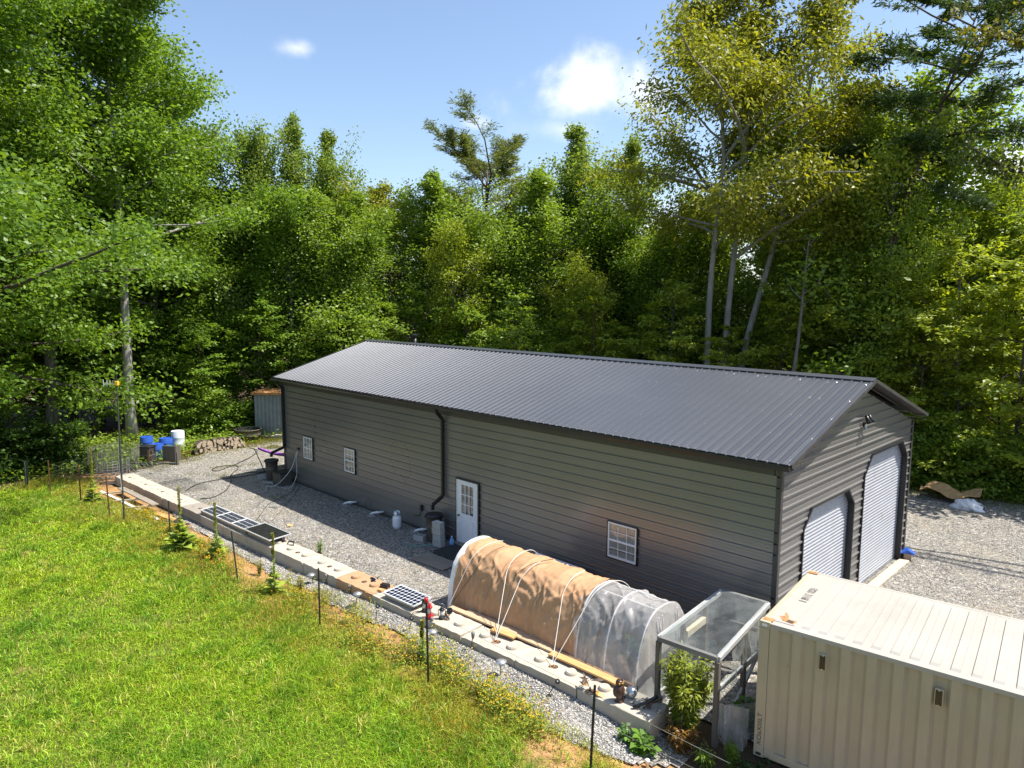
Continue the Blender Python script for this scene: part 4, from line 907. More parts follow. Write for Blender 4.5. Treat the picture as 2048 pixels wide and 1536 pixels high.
leafy('feathery_weed', 'bright green weed growing before the clear door flap', 'weed', (.62, -3.88, -.2), .34, .20, 9, 40, .08, (.16, .26, .04), 14, .2)
leafy('low_weed', 'dark low weed in the shade under the container corner', 'weed', (1.35, -3.55, -.2), .22, .4, 14, 40, .07, (.06, .12, .03), 15, .3)
leafy('low_weed', 'broad-leaved green weed at the near end of the block wall', 'weed', (-.28, -4.45, -.2), .34, .24, 8, 16, .15, (.14, .26, .04), 16, .36)
leafy('low_weed', 'green seedling beside the end block, near the white pipe', 'weed', (-.62, -4.42, -.12), .30, .12, 5, 14, .10, (.15, .28, .05), 17, .34)
leafy('squash_plant', 'large-leaved dark green plant behind the cage door flap', 'plant', (.75, -2.5, 0), .45, .3, 7, 5, .26, (.07, .15, .04), 18, .42)
leafy('bed_plant', 'dim green plants inside the clear end of the tunnel', 'plant', (-1.9, -2.3, .2), .5, .4, 10, 30, .12, (.06, .11, .03), 19, .3)
for c, l in (((-.05, -4.62, -.2), 'small white pipe end beside the weeds at the wall end'), ((-.72, -4.32, -.1), 'small white capped pipe beside the end block')):
    tag(MB().lathe([(.03, -.1), (.03, .10), (.04, .10), (.04, .15), (.03, .16), (0, .16)], 12, c).build('pipe_end', 'white_plastic', None, smooth=True), l, 'pipe')

# ------------------------------------------------------------------ things along the building
def rain_barrel(label, c, s=1.):
    t_ = thing('rain_barrel', label, 'rain barrel', c); h = .92 * s
    MB().lathe([(.20, 0), (.215, .02), (.24, h * .5), (.25, h * .52), (.245, h * .54), (.265, h * .9), (.275, h * .9), (.275, h * .94)], 24).build('barrel', 'barrel_plastic', t_, smooth=True, local=True)
    l_ = MB().lathe([(.29, h * .90), (.295, h * .95), (.28, h * .97), (.20, h * .975), (.195, h * .99), (.12, h * .99), (.0, h * .985)], 24).build('lid', 'black_plastic', t_, smooth=True, local=True)
    for a in (.9, 2.6, 4.2): MB().box((.285 * math.cos(a), .285 * math.sin(a), h * .9), (.05, .05, .06), a).build('lid_clip', 'black_plastic', l_, local=True)
    MB().tube([(.2, -.1, .12), (.27, -.14, .12), (.30, -.155, .10)], .015, 8).build('tap', 'black_plastic', t_, local=True)
    return t_
rain_barrel('brown rain barrel with black lid beside the entry door', (-11.02, -.40, 0)); rain_barrel('brown rain barrel with black lid at the far corner of the building', (-21.85, -.52, 0))
def cmu(label, c, rz=0, upright=False, group=None):
    t_ = MB(); a, b, h = .39, .19, .19
    def hollow(Mx):
        out = [(-a / 2, -b / 2), (a / 2, -b / 2), (a / 2, b / 2), (-a / 2, b / 2)]
        t_.box((0, -b / 2 + .016, h / 2), (a, .032, h), 0, Mx); t_.box((0, b / 2 - .016, h / 2), (a, .032, h), 0, Mx)
        for x in (-a / 2 + .016, 0, a / 2 - .016): t_.box((x, 0, h / 2), (.031, b - .064, h), 0, Mx)
        t_.box((0, 0, .03), (a - .066, b - .066, .05), 0, Mx)
    hollow(Matrix.Identity(4)); o = t_.build('concrete_block', 'cmu', None, bevel=.004, local=True)
    o.location = c; o.rotation_euler = (R(90) if upright else 0, 0, rz); return tag(o, label, 'concrete block', group)
for i, n in enumerate(('bottom', 'second from the bottom', 'third from the bottom', 'topmost')):
    cmu('grey concrete block, %s of the stack beside the rain barrel' % n, (-10.52 + .015 * (i % 2), -.62 - .01 * i, .012 + .2 * i), R(4 - 5 * (i % 2)), group='stack of four blocks by the door')
cmu('single grey concrete block lying on the gravel left of the rain barrel', (-11.35, -.72, .015), R(14))
cmu('grey concrete block, lower of the pair right of the entry door', (-8.98, -.52, .012), R(8), group='pair of blocks right of the door')
cmu('grey concrete block, upper of the pair right of the entry door', (-8.97, -.50, .22), R(6), group='pair of blocks right of the door')
mb = MB()
for i in range(3): mb.box((-10.52 + (i - 1) * .11, -.63, .80), (.09, .16, .02), .1 * i)
tag(mb.build('paint_scraps', 'cable_white', None), 'white scraps lying on the topmost stacked block', 'scraps')
cmu('grey concrete block under the far rain barrel', (-22.25, -.75, .012), R(80)); cmu('small pale block wedged between the far barrel and the box', (-21.3, -.88, .0), R(40), True)
# dark lidded box by the far barrel
t_ = thing('storage_box', 'dark lidded plastic box beside the far rain barrel', 'box', (-20.85, -.55, 0), R(3))
MB().box((0, 0, .26), (.62, .55, .5)).build('tub', 'barrel_plastic', t_, bevel=.02, local=True); MB().box((0, 0, .54), (.66, .59, .06)).build('lid', 'black_plastic', t_, bevel=.015, local=True)
# propane cylinder
t_ = thing('propane_cylinder', 'white propane gas cylinder standing on gravel by the wall', 'gas cylinder', (-12.86, -.52, 0))
MB().lathe([(.11, 0), (.11, .03), (.13, .05), (.152, .09), (.155, .12), (.155, .36), (.145, .41), (.10, .45), (.04, .465), (0, .467)], 24).build('tank', 'propane_white', t_, smooth=True, local=True)
n_ = 18; mb = MB(); P = [[(.10 * math.cos(a), .10 * math.sin(a), z) for a in np.linspace(.5, 5.78, n_)] for z in (.44, .60)]
mb.grid(P).build('collar', 'propane_white', t_, solid=.008, smooth=True, local=True); MB().tube([(0, 0, .46), (0, 0, .55)], .02, 8).build('valve', 'galvanised', t_, local=True)
MB().lathe([(.04, 0), (.045, .01), (.04, .025), (0, .025)], 10, (0, 0, .55)).build('valve_wheel', 'lamp_black', t_, local=True)
# water jug
t_ = thing('water_jug', 'blue tinted plastic water jug on the doorstep', 'jug', (-10.27, -.30, .02))
MB().lathe([(.07, 0), (.078, .01), (.078, .16), (.06, .21), (.025, .25), (.02, .27), (.022, .275), (.022, .29), (0, .29)], 16).build('bottle', 'water_blue', t_, smooth=True, local=True)
MB().tube([(.03, -.03, .25), (.075, -.05, .22), (.078, -.05, .15)], .011, 6).build('handle', 'water_blue', t_, local=True); MB().lathe([(.026, .275), (.026, .30), (0, .30)], 12).build('cap', 'white_plastic', t_, local=True)
# doorstep mats
def slats(name, label, cat, x0, x1, y0, y1, z, n, m, rz, th=.022):
    t_ = thing(name, label, cat, ((x0 + x1) / 2, (y0 + y1) / 2, z), rz); w = (y1 - y0) / n
    for i in range(n): MB().box((rnd.uniform(-.01, .01), -(y1 - y0) / 2 + (i + .5) * w, rnd.uniform(0, .004)), (x1 - x0, w * .86, th)).build('slat', m, t_, bevel=.003, local=True)
    for s in (-.4, 0, .4): MB().box((s * (x1 - x0), 0, -th), (.05, y1 - y0, th)).build('crosspiece', m, t_, local=True)
    return t_
slats('wood_mat', 'weathered slatted wood mat in the sun before the entry door', 'mat', -10.2, -8.85, -1.92, -1.22, .045, 12, 'board_weathered', R(4))
slats('wood_mat', 'dark slatted mat in the shade at the entry door', 'mat', -10.25, -8.75, -1.16, -.16, .05, 14, 'rubber_mat', R(0))
board('step_board', 'thick timber step under the entry door', (-10.3, -.12, .06), (-9.3, -.12, .06), .16, .10, 'board_weathered', 'step')
mb = MB()
for i in range(6): mb.lathe([(.035, 0), (.04, .08), (.0, .08)], 8, (-10.62 + .09 * i, -1.05 - .03 * (i % 2), .03), Matrix.Rotation(R(80), 4, 'X'))
tag(mb.build('plank_scraps', 'board_grey_x', None), 'grey wood offcuts at the edge of the dark mat', 'offcuts')
# drain elbows and their stones
for k, x in enumerate((-16.2, -14.45, -11.85)):
    t_ = thing('drain_elbow', ['white plastic drain elbow, farthest of the three along the wall', 'white plastic drain elbow, middle of the three along the wall', 'white plastic drain elbow half buried near the rain barrel'][k], 'drain pipe', (x, -.22, 0))
    MB().tube([(.12, .2, .16), (.06, -.02, .16), (-.06, -.12, .15), (-.16, -.16, .10), (-.20, -.18, .02)], .038, 12).build('pipe', 'white_plastic', t_, smooth=True, local=True)
    MB().tube([(.05, -.0, .16), (-.01, -.06, .16)], .046, 12).build('collar', 'white_plastic', t_, smooth=True, local=True)
    g = np.random.default_rng(k); mb = MB()
    for i in range(60):
        a, r_ = g.uniform(0, 6.28), abs(g.normal(0, .22)); s = g.uniform(.02, .05); mb.add([(x - .15 + r_ * math.cos(a) + s * q[0], -.38 + r_ * .6 * math.sin(a) + s * q[1], max(0, .09 - r_ * .3) + s * .7 * q[2]) for q in ((1, 0, 0), (-1, .2, 0), (0, 1, .1), (.1, -1, 0), (0, 0, 1), (0, 0, -1))], [(0, 2, 4), (2, 1, 4), (1, 3, 4), (3, 0, 4), (2, 0, 5), (1, 2, 5), (3, 1, 5), (0, 3, 5)])
    tag(mb.build('stone_pile', 'cmu', None), ['little heap of pale stones at the farthest drain elbow', 'little heap of pale stones at the middle drain elbow', 'little heap of pale stones at the drain elbow near the barrel'][k], 'stones')
tag(MB().box((0, 0, 0), (1.75, .05, 1.0), 0, Matrix.Translation((-5.85, -.62, .40)) @ Matrix.Rotation(R(-52), 4, 'X')).build('foam_board', 'foam_board', None, bevel=.004), 'pale blue foam board leaning behind the tunnel greenhouse', 'foam board')
# cables and hoses
def cable(name, label, pts, r_, m, cat='cable', h0=None):
    out = []; P = [Vector((*q, 0)) if len(q) == 2 else Vector(q) for q in pts]
    flat = len(pts[0]) == 2
    for i in range(len(P) - 1):
        p0, p1, p2, p3 = P[max(i - 1, 0)], P[i], P[i + 1], P[min(i + 2, len(P) - 1)]
        for k in range(8):
            t_ = k / 8; out.append(.5 * ((2 * p1) + (p2 - p0) * t_ + (2 * p0 - 5 * p1 + 4 * p2 - p3) * t_ * t_ + (3 * p1 - p0 - 3 * p2 + p3) * t_ ** 3))
    out.append(P[-1])
    if flat: out = [Vector((q.x, q.y, float(height(q.x, q.y)) + r_ + .016)) for q in out]
    return tag(MB().tube(out, r_, 6).build(name, m, None, smooth=True), label, cat)
def gp(px, py, z=0.):
    d = ray(px, py); t_ = (z - CP.z) / d.z; q = CP + d * t_; return (q.x, q.y)
cable('water_hose', 'thick black hose looping over the gravel from the far rain barrel', [gp(*q) for q in ((538, 945), (480, 955), (430, 962), (395, 970), (372, 983))], .02, 'cable_black', 'hose')
cable('water_hose', 'thick black hose curling from the firewood pile to the wall', [gp(*q) for q in ((498, 897), (514, 901), (508, 911), (480, 926), (440, 942), (424, 941), (440, 934), (470, 933), (476, 938), (462, 952), (462, 966), (450, 984), (425, 996), (400, 999))], .018, 'cable_black', 'hose')
cable('power_cord', 'thin black cord running from the box to the solar panels', [gp(*q) for q in ((598, 965), (582, 985), (555, 1000), (535, 1012), (522, 1030), (510, 1045))], .010, 'cable_black')
cable('power_cord', 'thin brown cord curling over the gravel near the solar panels', [gp(*q) for q in ((603, 970), (588, 992), (570, 1012), (556, 1030), (538, 1046), (528, 1040))], .008, 'cable_brown')
cable('power_cord', 'white cord hanging from the wall and lying in the shade', [(-20.35, -.07, 1.5), (-20.3, -.2, 1.3), (-20.25, -.5, .7), (-20.6, -.95, .1), (-20.9, -1.2, .03), (-20.4, -1.5, .03), (-20.2, -1.8, .03)], .012, 'cable_white')
cable('power_cord', 'second white cord hanging in a loop beside the dark box', [(-20.36, -.07, 1.48), (-20.2, -.25, 1.1), (-20.1, -.3, .5), (-20.05, -.6, .05), (-20.3, -.9, .03)], .011, 'cable_white')
cable('power_cord', 'black cord from the gridded solar panel to the tunnel greenhouse', [gp(862, 1200), gp(880, 1197), gp(900, 1190), gp(918, 1180)], .010, 'cable_black')
cable('garden_hose', 'green garden hose from the rain barrel tap to the slatted mat', [(-10.75, -.58, .12), (-10.7, -.75, .05), (-10.85, -1.0, .03), (-11.1, -1.25, .03), (-11.45, -1.3, .03)], .012, 'hose_green', 'hose')
cable('power_cord', 'black cord lying over the wall top beside the lanterns', [(-6.75, -4.15, .33), (-6.68, -4.35, .32), (-6.75, -4.48, .32), (-6.72, -4.56, .2)], .009, 'cable_black')
tag(MB().box((*gp(548, 1016), .03), (.35, .12, .03), R(30)).build('plastic_scrap', 'grey_plastic', None, bevel=.01), 'small grey scrap of plastic lying on the sunny gravel', 'scrap')
tag(MB().grid([[(gp(572, 1052)[0] + i * .06, gp(572, 1052)[1] + j * .05, .03 + .02 * math.sin(i * 2 + j)) for j in range(4)] for i in range(5)]).build('brick_crumbs', 'board_fresh', None, solid=.02), 'small orange crumb of brick lying on the gravel', 'rubble')

# ------------------------------------------------------------------ lanterns, lights and ornaments on the wall
def lantern(label, c, m, s=1., rz=0.):
    t_ = thing('lantern', label, 'lantern', c, rz)
    MB().lathe([(.075 * s, 0), (.078 * s, .02 * s), (.07 * s, .055 * s), (.04 * s, .07 * s), (.04 * s, .085 * s)], 16).build('fuel_tank', m, t_, smooth=True, local=True)
    MB().lathe([(.04 * s, .085 * s), (.052 * s, .12 * s), (.05 * s, .16 * s), (.035 * s, .20 * s)], 16).build('globe', 'lamp_glass', t_, smooth=True, local=True)
    MB().lathe([(.04 * s, .20 * s), (.06 * s, .205 * s), (.045 * s, .235 * s), (.03 * s, .24 * s), (.035 * s, .27 * s), (.02 * s, .285 * s), (0, .287 * s)], 16).build('hood', m, t_, smooth=True, local=True)
    for a in (-1, 1): MB().tube([(a * .055 * s, 0, .05 * s), (a * .082 * s, 0, .08 * s), (a * .082 * s, 0, .20 * s), (a * .035 * s, 0, .25 * s)], .010 * s, 7).build('side_tube', m, t_, local=True)
    MB().tube([(.085 * s * math.cos(a), .03 * s * math.sin(a), .21 * s + .14 * s * math.sin(a)) for a in np.linspace(0, 3.14, 11)], .004 * s, 5).build('bail_handle', 'galvanised', t_, local=True)
    return t_
lantern('black hurricane lantern on the wall, left of the red one', (-6.62, -4.22, wz + .005), 'lamp_black', 1.1, .3)
lantern('red hurricane lantern standing on the wall among black ones', (-6.28, -4.36, wz + .005), 'red_enamel', 1.25, -.4)
lantern('black hurricane lantern on the wall, right of the red one', (-6.05, -4.18, wz + .005), 'lamp_black', 1.0, .9)
t_ = thing('solar_spotlight', 'black spotlight with oval head lying behind the right lantern', 'spotlight', (-6.0, -3.98, wz + .09))
MB().lathe([(.0, -.04), (.07, -.03), (.085, 0), (.08, .02), (0, .02)], 14, (0, 0, .05), Matrix.Rotation(R(55), 4, 'X')).build('head', 'lamp_black', t_, local=True); MB().tube([(0, 0, .03), (-.12, .02, .0), (-.2, .04, -.06)], .014, 6).build('spike', 'lamp_black', t_, local=True)
def stake(label, px, py, px1, py1, kind, z=None):
    x, y = gp(px, py, 0.); z = float(height(x, y)); x, y = gp(px, py, z)
    dist = (Vector((x, y, z)) - CP).dot(CF); h = max(.25, (py - py1) / FPX * dist * 1.02); lean = ((px1 - px) / FPX * dist); lx, ly = CR.x * lean, CR.y * lean
    t_ = thing('stake_light', label, 'garden light', (x, y, z), 0, 'solar stake lights along the block wall')
    MB().tube([(0, 0, -.03), (lx * .75, ly * .75, h * .72)], [.008, .011], 7).build('stake', 'lamp_black', t_, local=True); T = Matrix.Translation((lx, ly, h))
    if kind == 'torch': MB().lathe([(.012, -.16), (.035, -.11), (.042, -.03), (.036, 0), (0, .006)], 12, Mx=T).build('lamp_head', 'grey_plastic', t_, smooth=True, local=True)
    elif kind == 'disc':
        MB().lathe([(.012, -.14), (.05, -.12), (.055, -.05), (.055, -.04)], 14, Mx=T).build('lens', 'lamp_glass', t_, smooth=True, local=True)
        MB().lathe([(.0, -.045), (.115, -.05), (.118, -.04), (.05, -.005), (0, 0)], 18, Mx=T).build('cap', 'shiny_steel', t_, smooth=True, local=True)
    else: MB().lathe([(.0, -.02), (.05, -.01), (.055, .01), (.05, .03), (0, .03)], 12, Mx=T @ Matrix.Rotation(R(50), 4, 'Y')).build('lamp_head', 'lamp_black', t_, smooth=True, local=True)
    return t_
SLT = [('disc-capped garden light left of the first bare post', 626, 1168, 623, 1146, 'disc'), ('torch-shaped garden light against the wall below the pale knob blocks', 652, 1168, 652, 1148, 'torch'), ('torch-shaped garden light against the wall below the rusty block', 702, 1188, 700, 1172, 'torch'), ('disc-capped garden light standing in gravel below the rusty block', 710, 1215, 716, 1183, 'disc'), ('slim dark garden light in gravel below the gridded solar panel', 751, 1240, 755, 1212, 'spot'), ('garden light with round head against the wall left of the lanterns', 818, 1262, 823, 1236, 'spot'), ('torch-shaped garden light against the wall under the red lantern', 865, 1258, 864, 1234, 'torch'), ('disc-capped garden light standing just right of the red-capped post', 867, 1290, 865, 1258, 'disc'), ('torch-shaped garden light against the wall left of the middle tie ropes', 942, 1301, 946, 1263, 'torch'), ('disc-capped garden light against the wall below the tie rope rings', 1001, 1352, 1002, 1318, 'disc'), ('tilted garden spotlight leaning on the wall below the orange board', 1093, 1392, 1114, 1362, 'spot')]
for q in SLT: stake(*q)
# owl
ox, oy = gp(1238, 1402, wz)
t_ = thing('owl_statue', 'glossy dark brown owl decoy standing on the wall', 'owl decoy', (ox, oy, wz), R(60))
MB().lathe([(.085, 0), (.09, .015), (.05, .02), (.05, .06), (.085, .12), (.098, .19), (.09, .26), (.07, .31), (.055, .325)], 18).build('body', 'owl_brown', t_, smooth=True, local=True)
hd = MB().lathe([(.05, .315), (.07, .335), (.074, .37), (.06, .405), (.03, .42), (0, .422)], 18).build('head', 'owl_brown', t_, smooth=True, local=True)
for s in (-1, 1):
    MB().lathe([(.02, 0), (.012, .03), (0, .05)], 8, (s * .045, -.01, .40)).build('ear_tuft', 'owl_brown', hd, local=True); MB().lathe([(0, 0), (.017, .002), (.015, .008), (0, .01)], 10, (s * .028, -.062, .375), Matrix.Rotation(R(90), 4, 'X')).build('eye', 'yellow_box', hd, local=True)
    MB().lathe([(.0, 0), (.04, .06), (.045, .14), (.02, .2), (0, .21)], 10, (s * .075, .015, .08)).build('wing', 'owl_brown', t_, smooth=True, local=True)
bx_, by_ = gp(1263, 1392, wz)
tag(MB().lathe([(.115, 0), (.118, .01), (.11, .06), (.085, .10), (.04, .125), (.015, .13), (0, .13)], 24, (bx_, by_, wz + .06), Matrix.Rotation(R(30), 4, 'X')).build('reflector_bowl', 'shiny_steel', None, smooth=True), 'shiny steel bowl reflector lying behind the owl decoy', 'reflector')
# leaf ornaments
def leafplate(pts, m, name, parent, T, th=.006):
    n = len(pts); c = (sum(q[0] for q in pts) / n, sum(q[1] for q in pts) / n)
    mb = MB(); vs = [(q[0], q[1], .02 * math.sin(i * 2.1)) for i, q in enumerate(pts)] + [(c[0], c[1], .03)]
    mb.add(vs, [(i, (i + 1) % n, n) for i in range(n)], T); return mb.build(name, m, parent, solid=th, local=True)
def maple(s): return [(s * r_ * math.cos(a), s * r_ * math.sin(a)) for a, r_ in zip(np.linspace(0, 6.283, 23)[:-1], [1, .55, .8, .45, .95, .5, .75, .4, .9, .45, .3, .12, .3, .45, .9, .4, .75, .5, .95, .45, .8, .55])]
fx, fy = gp(1180, 1384, wz)
t_ = thing('metal_bird_ornament', 'metal leaf-winged bird ornament behind the dark fence post', 'ornament', (fx, fy, wz), R(20))
MB().lathe([(.10, 0), (.10, .015), (.02, .03), (.015, .1)], 16).build('base', 'rust_leaf', t_, local=True)
leafplate(maple(.17), 'rust_leaf', 'wing', t_, Matrix.Translation((-.14, .06, .20)) @ Matrix.Rotation(R(55), 4, 'Y')); leafplate([(0, 0), (.14, .05), (.3, .03), (.22, -.05), (.1, -.06)], 'rust_leaf', 'wing', t_, Matrix.Translation((0, .03, .22)) @ Matrix.Rotation(R(-15), 4, 'Y'))
leafplate([(0, 0), (.12, .07), (.30, .02), (.16, -.05)], 'copper_leaf', 'leaf', t_, Matrix.Translation((.04, -.05, .06)) @ Matrix.Rotation(R(12), 4, 'Y')); leafplate([(0, 0), (-.1, .06), (-.24, .10), (-.12, -.02)], 'copper_leaf', 'leaf', t_, Matrix.Translation((-.02, 0, .12)))
fx, fy = gp(1292, 1416, wz)
t_ = thing('rusty_leaf_ornament', 'rusty oak leaf ornament with black spotlight at the wall end', 'ornament', (fx, fy, wz), R(-10))
leafplate(maple(.24), 'rust_leaf', 'leaf', t_, Matrix.Translation((-.12, .02, .03))); leafplate(maple(.18), 'rust_leaf', 'leaf', t_, Matrix.Translation((.12, .12, .14)) @ Matrix.Rotation(R(-50), 4, 'Y'))
MB().tube([(-.12, -.22, .03), (.02, 0, .12)], [.03, .03], 10).build('spotlight', 'lamp_black', t_, local=True); MB().tube([(.02, 0, .12), (.14, .16, .24)], [.045, .03], 10).build('spotlight_head', 'lamp_black', t_, smooth=True, local=True); MB().lathe([(.05, 0), (.05, .02), (0, .025)], 12, (.2, .1, 0)).build('foot', 'shiny_steel', t_, local=True)
# odds and ends on the wall top
for l, px, py, n_, m, sz in (('black plastic bracket on the wall beyond the black solar panel', 583, 1090, 'bracket', 'black_plastic', .26), ('pair of black rags on the rusty block', 748, 1160, 'rag', 'cell_blue', .26), ('dark box with cable beside the gridded solar panel', 770, 1175, 'junction_box', 'lamp_black', .22), ('small orange brick scrap beside the gridded solar panel', 761, 1183, 'brick_scrap', 'board_fresh', .14)):
    x, y = gp(px, py, wz); mb = MB(); g = random.Random(px)
    if n_ == 'rag':
        for q in range(2): mb.lathe([(0, 0), (.10, .01), (.09, .03), (.03, .05), (0, .05)], 9, (x + q * .16 - .05, y - q * .09, wz + .005), Matrix.Diagonal((1.2, .5, 1, 1)) @ Matrix.Rotation(.5, 4, 'Z'))
        mb.tube([(x + .02, y + .08, wz + .02), (x + .05, y + .14, wz + .08)], [.02, .005], 6)
    elif n_ == 'bracket':
        mb.tube([(x - .14, y - .06, wz + .01), (x - .12, y - .02, wz + .09), (x + .1, y + .02, wz + .10), (x + .13, y - .02, wz + .01)], .022, 6); mb.box((x, y + .02, wz + .10), (.22, .08, .02), .1)
    else: mb.box((x, y, wz + sz * .25), (sz, sz * .6, sz * .4), g.uniform(0, 1)); mb.box((x + sz * .2, y + sz * .3, wz + sz * .15), (sz * .5, sz * .3, sz * .2), g.uniform(0, 1)); mb.tube([(x - sz * .4, y, wz + .02), (x - sz * .6, y - sz * .4, wz + .01), (x - sz * .2, y - sz * .5, wz + .01)], .012, 6)
    tag(mb.build(n_, m, None, bevel=.006), l, n_.replace('_', ' '))

# ------------------------------------------------------------------ fence
def post(label, px, py, pyt, m, w=.032, pxt=None, cap=None):
    x, y = gp(px, py, .02); dist = (Vector((x, y, 0)) - CP).dot(CF); h = (py - pyt) / FPX * dist * 1.045; lean = ((pxt or px) - px) / FPX * dist
    t_ = thing('fence_post', label, 'fence post', (x, y, .0), 0, 'fence posts along the lawn edge'); a, b = Vector((0, 0, -.1)), Vector((CR.x * lean, CR.y * lean, h))
    MB().beam(a, b, w, .008, (CR.x, CR.y, 0)).build('flange', m, t_, local=True); MB().beam(a + Vector((0, 0, .01)), b - Vector((0, 0, .01)), .008, w * 1.1, (CR.x, CR.y, 0)).build('web', m, t_, local=True)
    mb = MB()
    for i in range(int(h / .06)): mb.box(a.lerp(b, (i + .5) / int(h / .06)) + Vector((0, -.014, 0)), (.02, .014, .016))
    mb.build('studs', m, t_, local=True)['kind'] = 'stuff'
    if cap: MB().lathe([(.0, -.09), (.034, -.09), (.036, -.03), (.028, 0), (0, .004)], 12, tuple(b + Vector((0, 0, .03)))).build('cap', cap, t_, smooth=True, local=True)
    return (x + b.x, y + b.y, h)
tops_ = [post('grey weathered wooden post at the far end of the fence', 54, 974, 922, 't_post_green', .13), post('rusty steel post, second from the wood at left', 101, 987, 921, 't_post_rusty', .05), post('rusty steel post left of the far mullein spike', 162, 1006, 931, 't_post_rusty', .045), post('rusty steel post beside the tall mast', 220, 1037, 952, 't_post_rusty', .045, 217),
         post('thin dark post behind the big mullein', 341, 1086, 1002, 't_post_green', .036), post('tilted grey steel post left of the solar panel row end', 477, 1167, 1062, 't_post_green', .036, 467), post('dark steel post between lawn and rusty block', 640, 1255, 1135, 't_post', .034), post('dark steel post with red cap before the lanterns', 857, 1372, 1197, 't_post', .036, 854, 'red_enamel'), post('dark steel post nearest the camera, before the wall end', 1180, 1552, 1364, 't_post', .038, 1186)]
x, y = gp(88, 960, .02); post('thin grey stake at the wood edge far left', 24, 962, 910, 't_post_green', .03)
nodes = tops_[1:] + [(2.3, -5.2, 1.2)]
for k, (zf, nm) in enumerate(((.88, 'top'), (.62, 'middle'), (.34, 'lowest'))):
    pts = []
    for i, (a, b) in enumerate(zip(nodes, nodes[1:])):
        for j in range(5):
            s = j / 5; pts.append((a[0] + (b[0] - a[0]) * s, a[1] + (b[1] - a[1]) * s + .02, (a[2] + (b[2] - a[2]) * s) * zf - .02 * math.sin(math.pi * s)))
    tag(MB().tube(pts, .0032, 4).build('fence_wire', 'galvanised', None), '%s strand of thin galvanised fence wire between the steel posts' % nm, 'wire')
# mast with yellow box and small antenna
x, y = gp(249, 1048, .02)
t_ = thing('antenna_mast', 'tall thin mast with small yellow box and antenna at the lawn edge', 'mast', (x, y, 0))
MB().tube([(0, 0, -.1), (0, 0, 2.5), (.02, .02, 5.0)], [.032, .030, .022], 8).build('pole', 't_post_green', t_, local=True); MB().tube([(.03, -.03, 1.2), (-.03, -.05, 2.2), (.0, -.03, 3.0)], .008, 6).build('wire', 'cable_white', t_, local=True)
MB().box((.03, .02, 4.86), (.12, .10, .14), R(-45)).build('box', 'yellow_box', t_, bevel=.01, local=True); MB().tube([(0, 0, 4.9), (.02, .02, 5.12)], [.02, .03], 8).build('sensor', 'black_plastic', t_, local=True)
mb = MB(); bdir = Vector((-.71, -.70, 0)); mb.beam((0, 0, 4.86), bdir * .45 + Vector((0, 0, 4.86)), .012, .012)
for q, l in ((.1, .2), (.2, .22), (.3, .24), (.42, .26)): mb.beam(bdir * q + Vector((0, 0, 4.86 - l / 2)), bdir * q + Vector((0, 0, 4.86 + l / 2)), .012, .012)
mb.build('antenna', 'cable_white', t_, local=True)

# ------------------------------------------------------------------ the far left corner
def drum(label, c, m, h=.9, r_=.29, lid=True, tilt=0):
    t_ = thing('plastic_drum', label, 'drum', c); t_.rotation_euler.x = tilt
    p_ = [(r_ * .93, 0), (r_, .03), (r_, h * .3), (r_ * 1.02, h * .32), (r_, h * .34), (r_, h * .64), (r_ * 1.02, h * .66), (r_, h * .68), (r_, h * .93), (r_ * .95, h * .97), (r_ * .95, h)]
    MB().lathe(p_, 24, caps=False).build('body', m, t_, smooth=True, local=True)
    if lid:
        MB().lathe([(r_ * .95, h), (r_ * .9, h), (r_ * .9, h - .03), (0, h - .03)], 24, caps=False).build('lid', m, t_, local=True)
        for s in (-.45, .45): MB().lathe([(.04, 0), (.04, .025), (0, .025)], 10, (s * r_, 0, h - .03)).build('bung', m, t_, local=True)
    else: MB().lathe([(r_ * .95, h), (r_ * .92, h), (r_ * .92, .05), (0, .05)], 24, caps=False).build('inside', m, t_, smooth=True, local=True)
    return t_
drum('open white plastic drum beside the firewood pile', (-31.0, -1.05, 0), 'translucent_drum', .95, .32, False)
drum('bright blue plastic drum next to the white drum', (-30.7, -1.75, 0), 'blue_plastic', .72, .31)
drum('blue plastic drum farthest back beside the tree trunk', (-31.3, -2.45, 0), 'blue_plastic', .80, .30)
drum('blue plastic drum between the rusty bin and the wood crate', (-29.4, -2.6, 0), 'blue_plastic', .75, .29)
t_ = thing('steel_bin', 'square dark bin streaked with rust beside the blue drums', 'bin', (-28.3, -3.35, 0), R(35))
MB().prism([(-.24, -.24), (.24, -.24), (.24, .24), (-.24, .24)], 0, .86).build('body', 'bin_plastic', t_, bevel=.02, local=True); MB().box((0, 0, .89), (.54, .54, .06)).build('lid', 'black_plastic', t_, bevel=.015, local=True)
for z in (.22, .5): MB().box((0, 0, z), (.50, .50, .02)).build('band', 'grey_plastic', t_, local=True)
MB().box((.2, -.244, .52), (.10, .004, .5)).build('rust_streak', 'rust', t_, local=True)
t_ = thing('wood_crate', 'grey wooden crate on legs before the blue drums', 'crate', (-28.1, -2.45, 0), R(38))
for i in range(5): MB().box((-.26 + i * .13, -.1, .46), (.122, .03, .72)).build('plank', 'post_grey', t_, local=True)
for i in range(3): MB().box((.31, .15 - .14 + i * .13, .46), (.03, .122, .7)).build('plank', 'post_grey', t_, local=True)
MB().box((-.1, -.35, .06), (1.5, .06, .08)).build('runner', 'board_grey_x', t_, local=True)
for x in (-.78, .58): MB().box((x, -.4, .3), (.07, .07, .62)).build('leg', 'post_grey', t_, local=True)
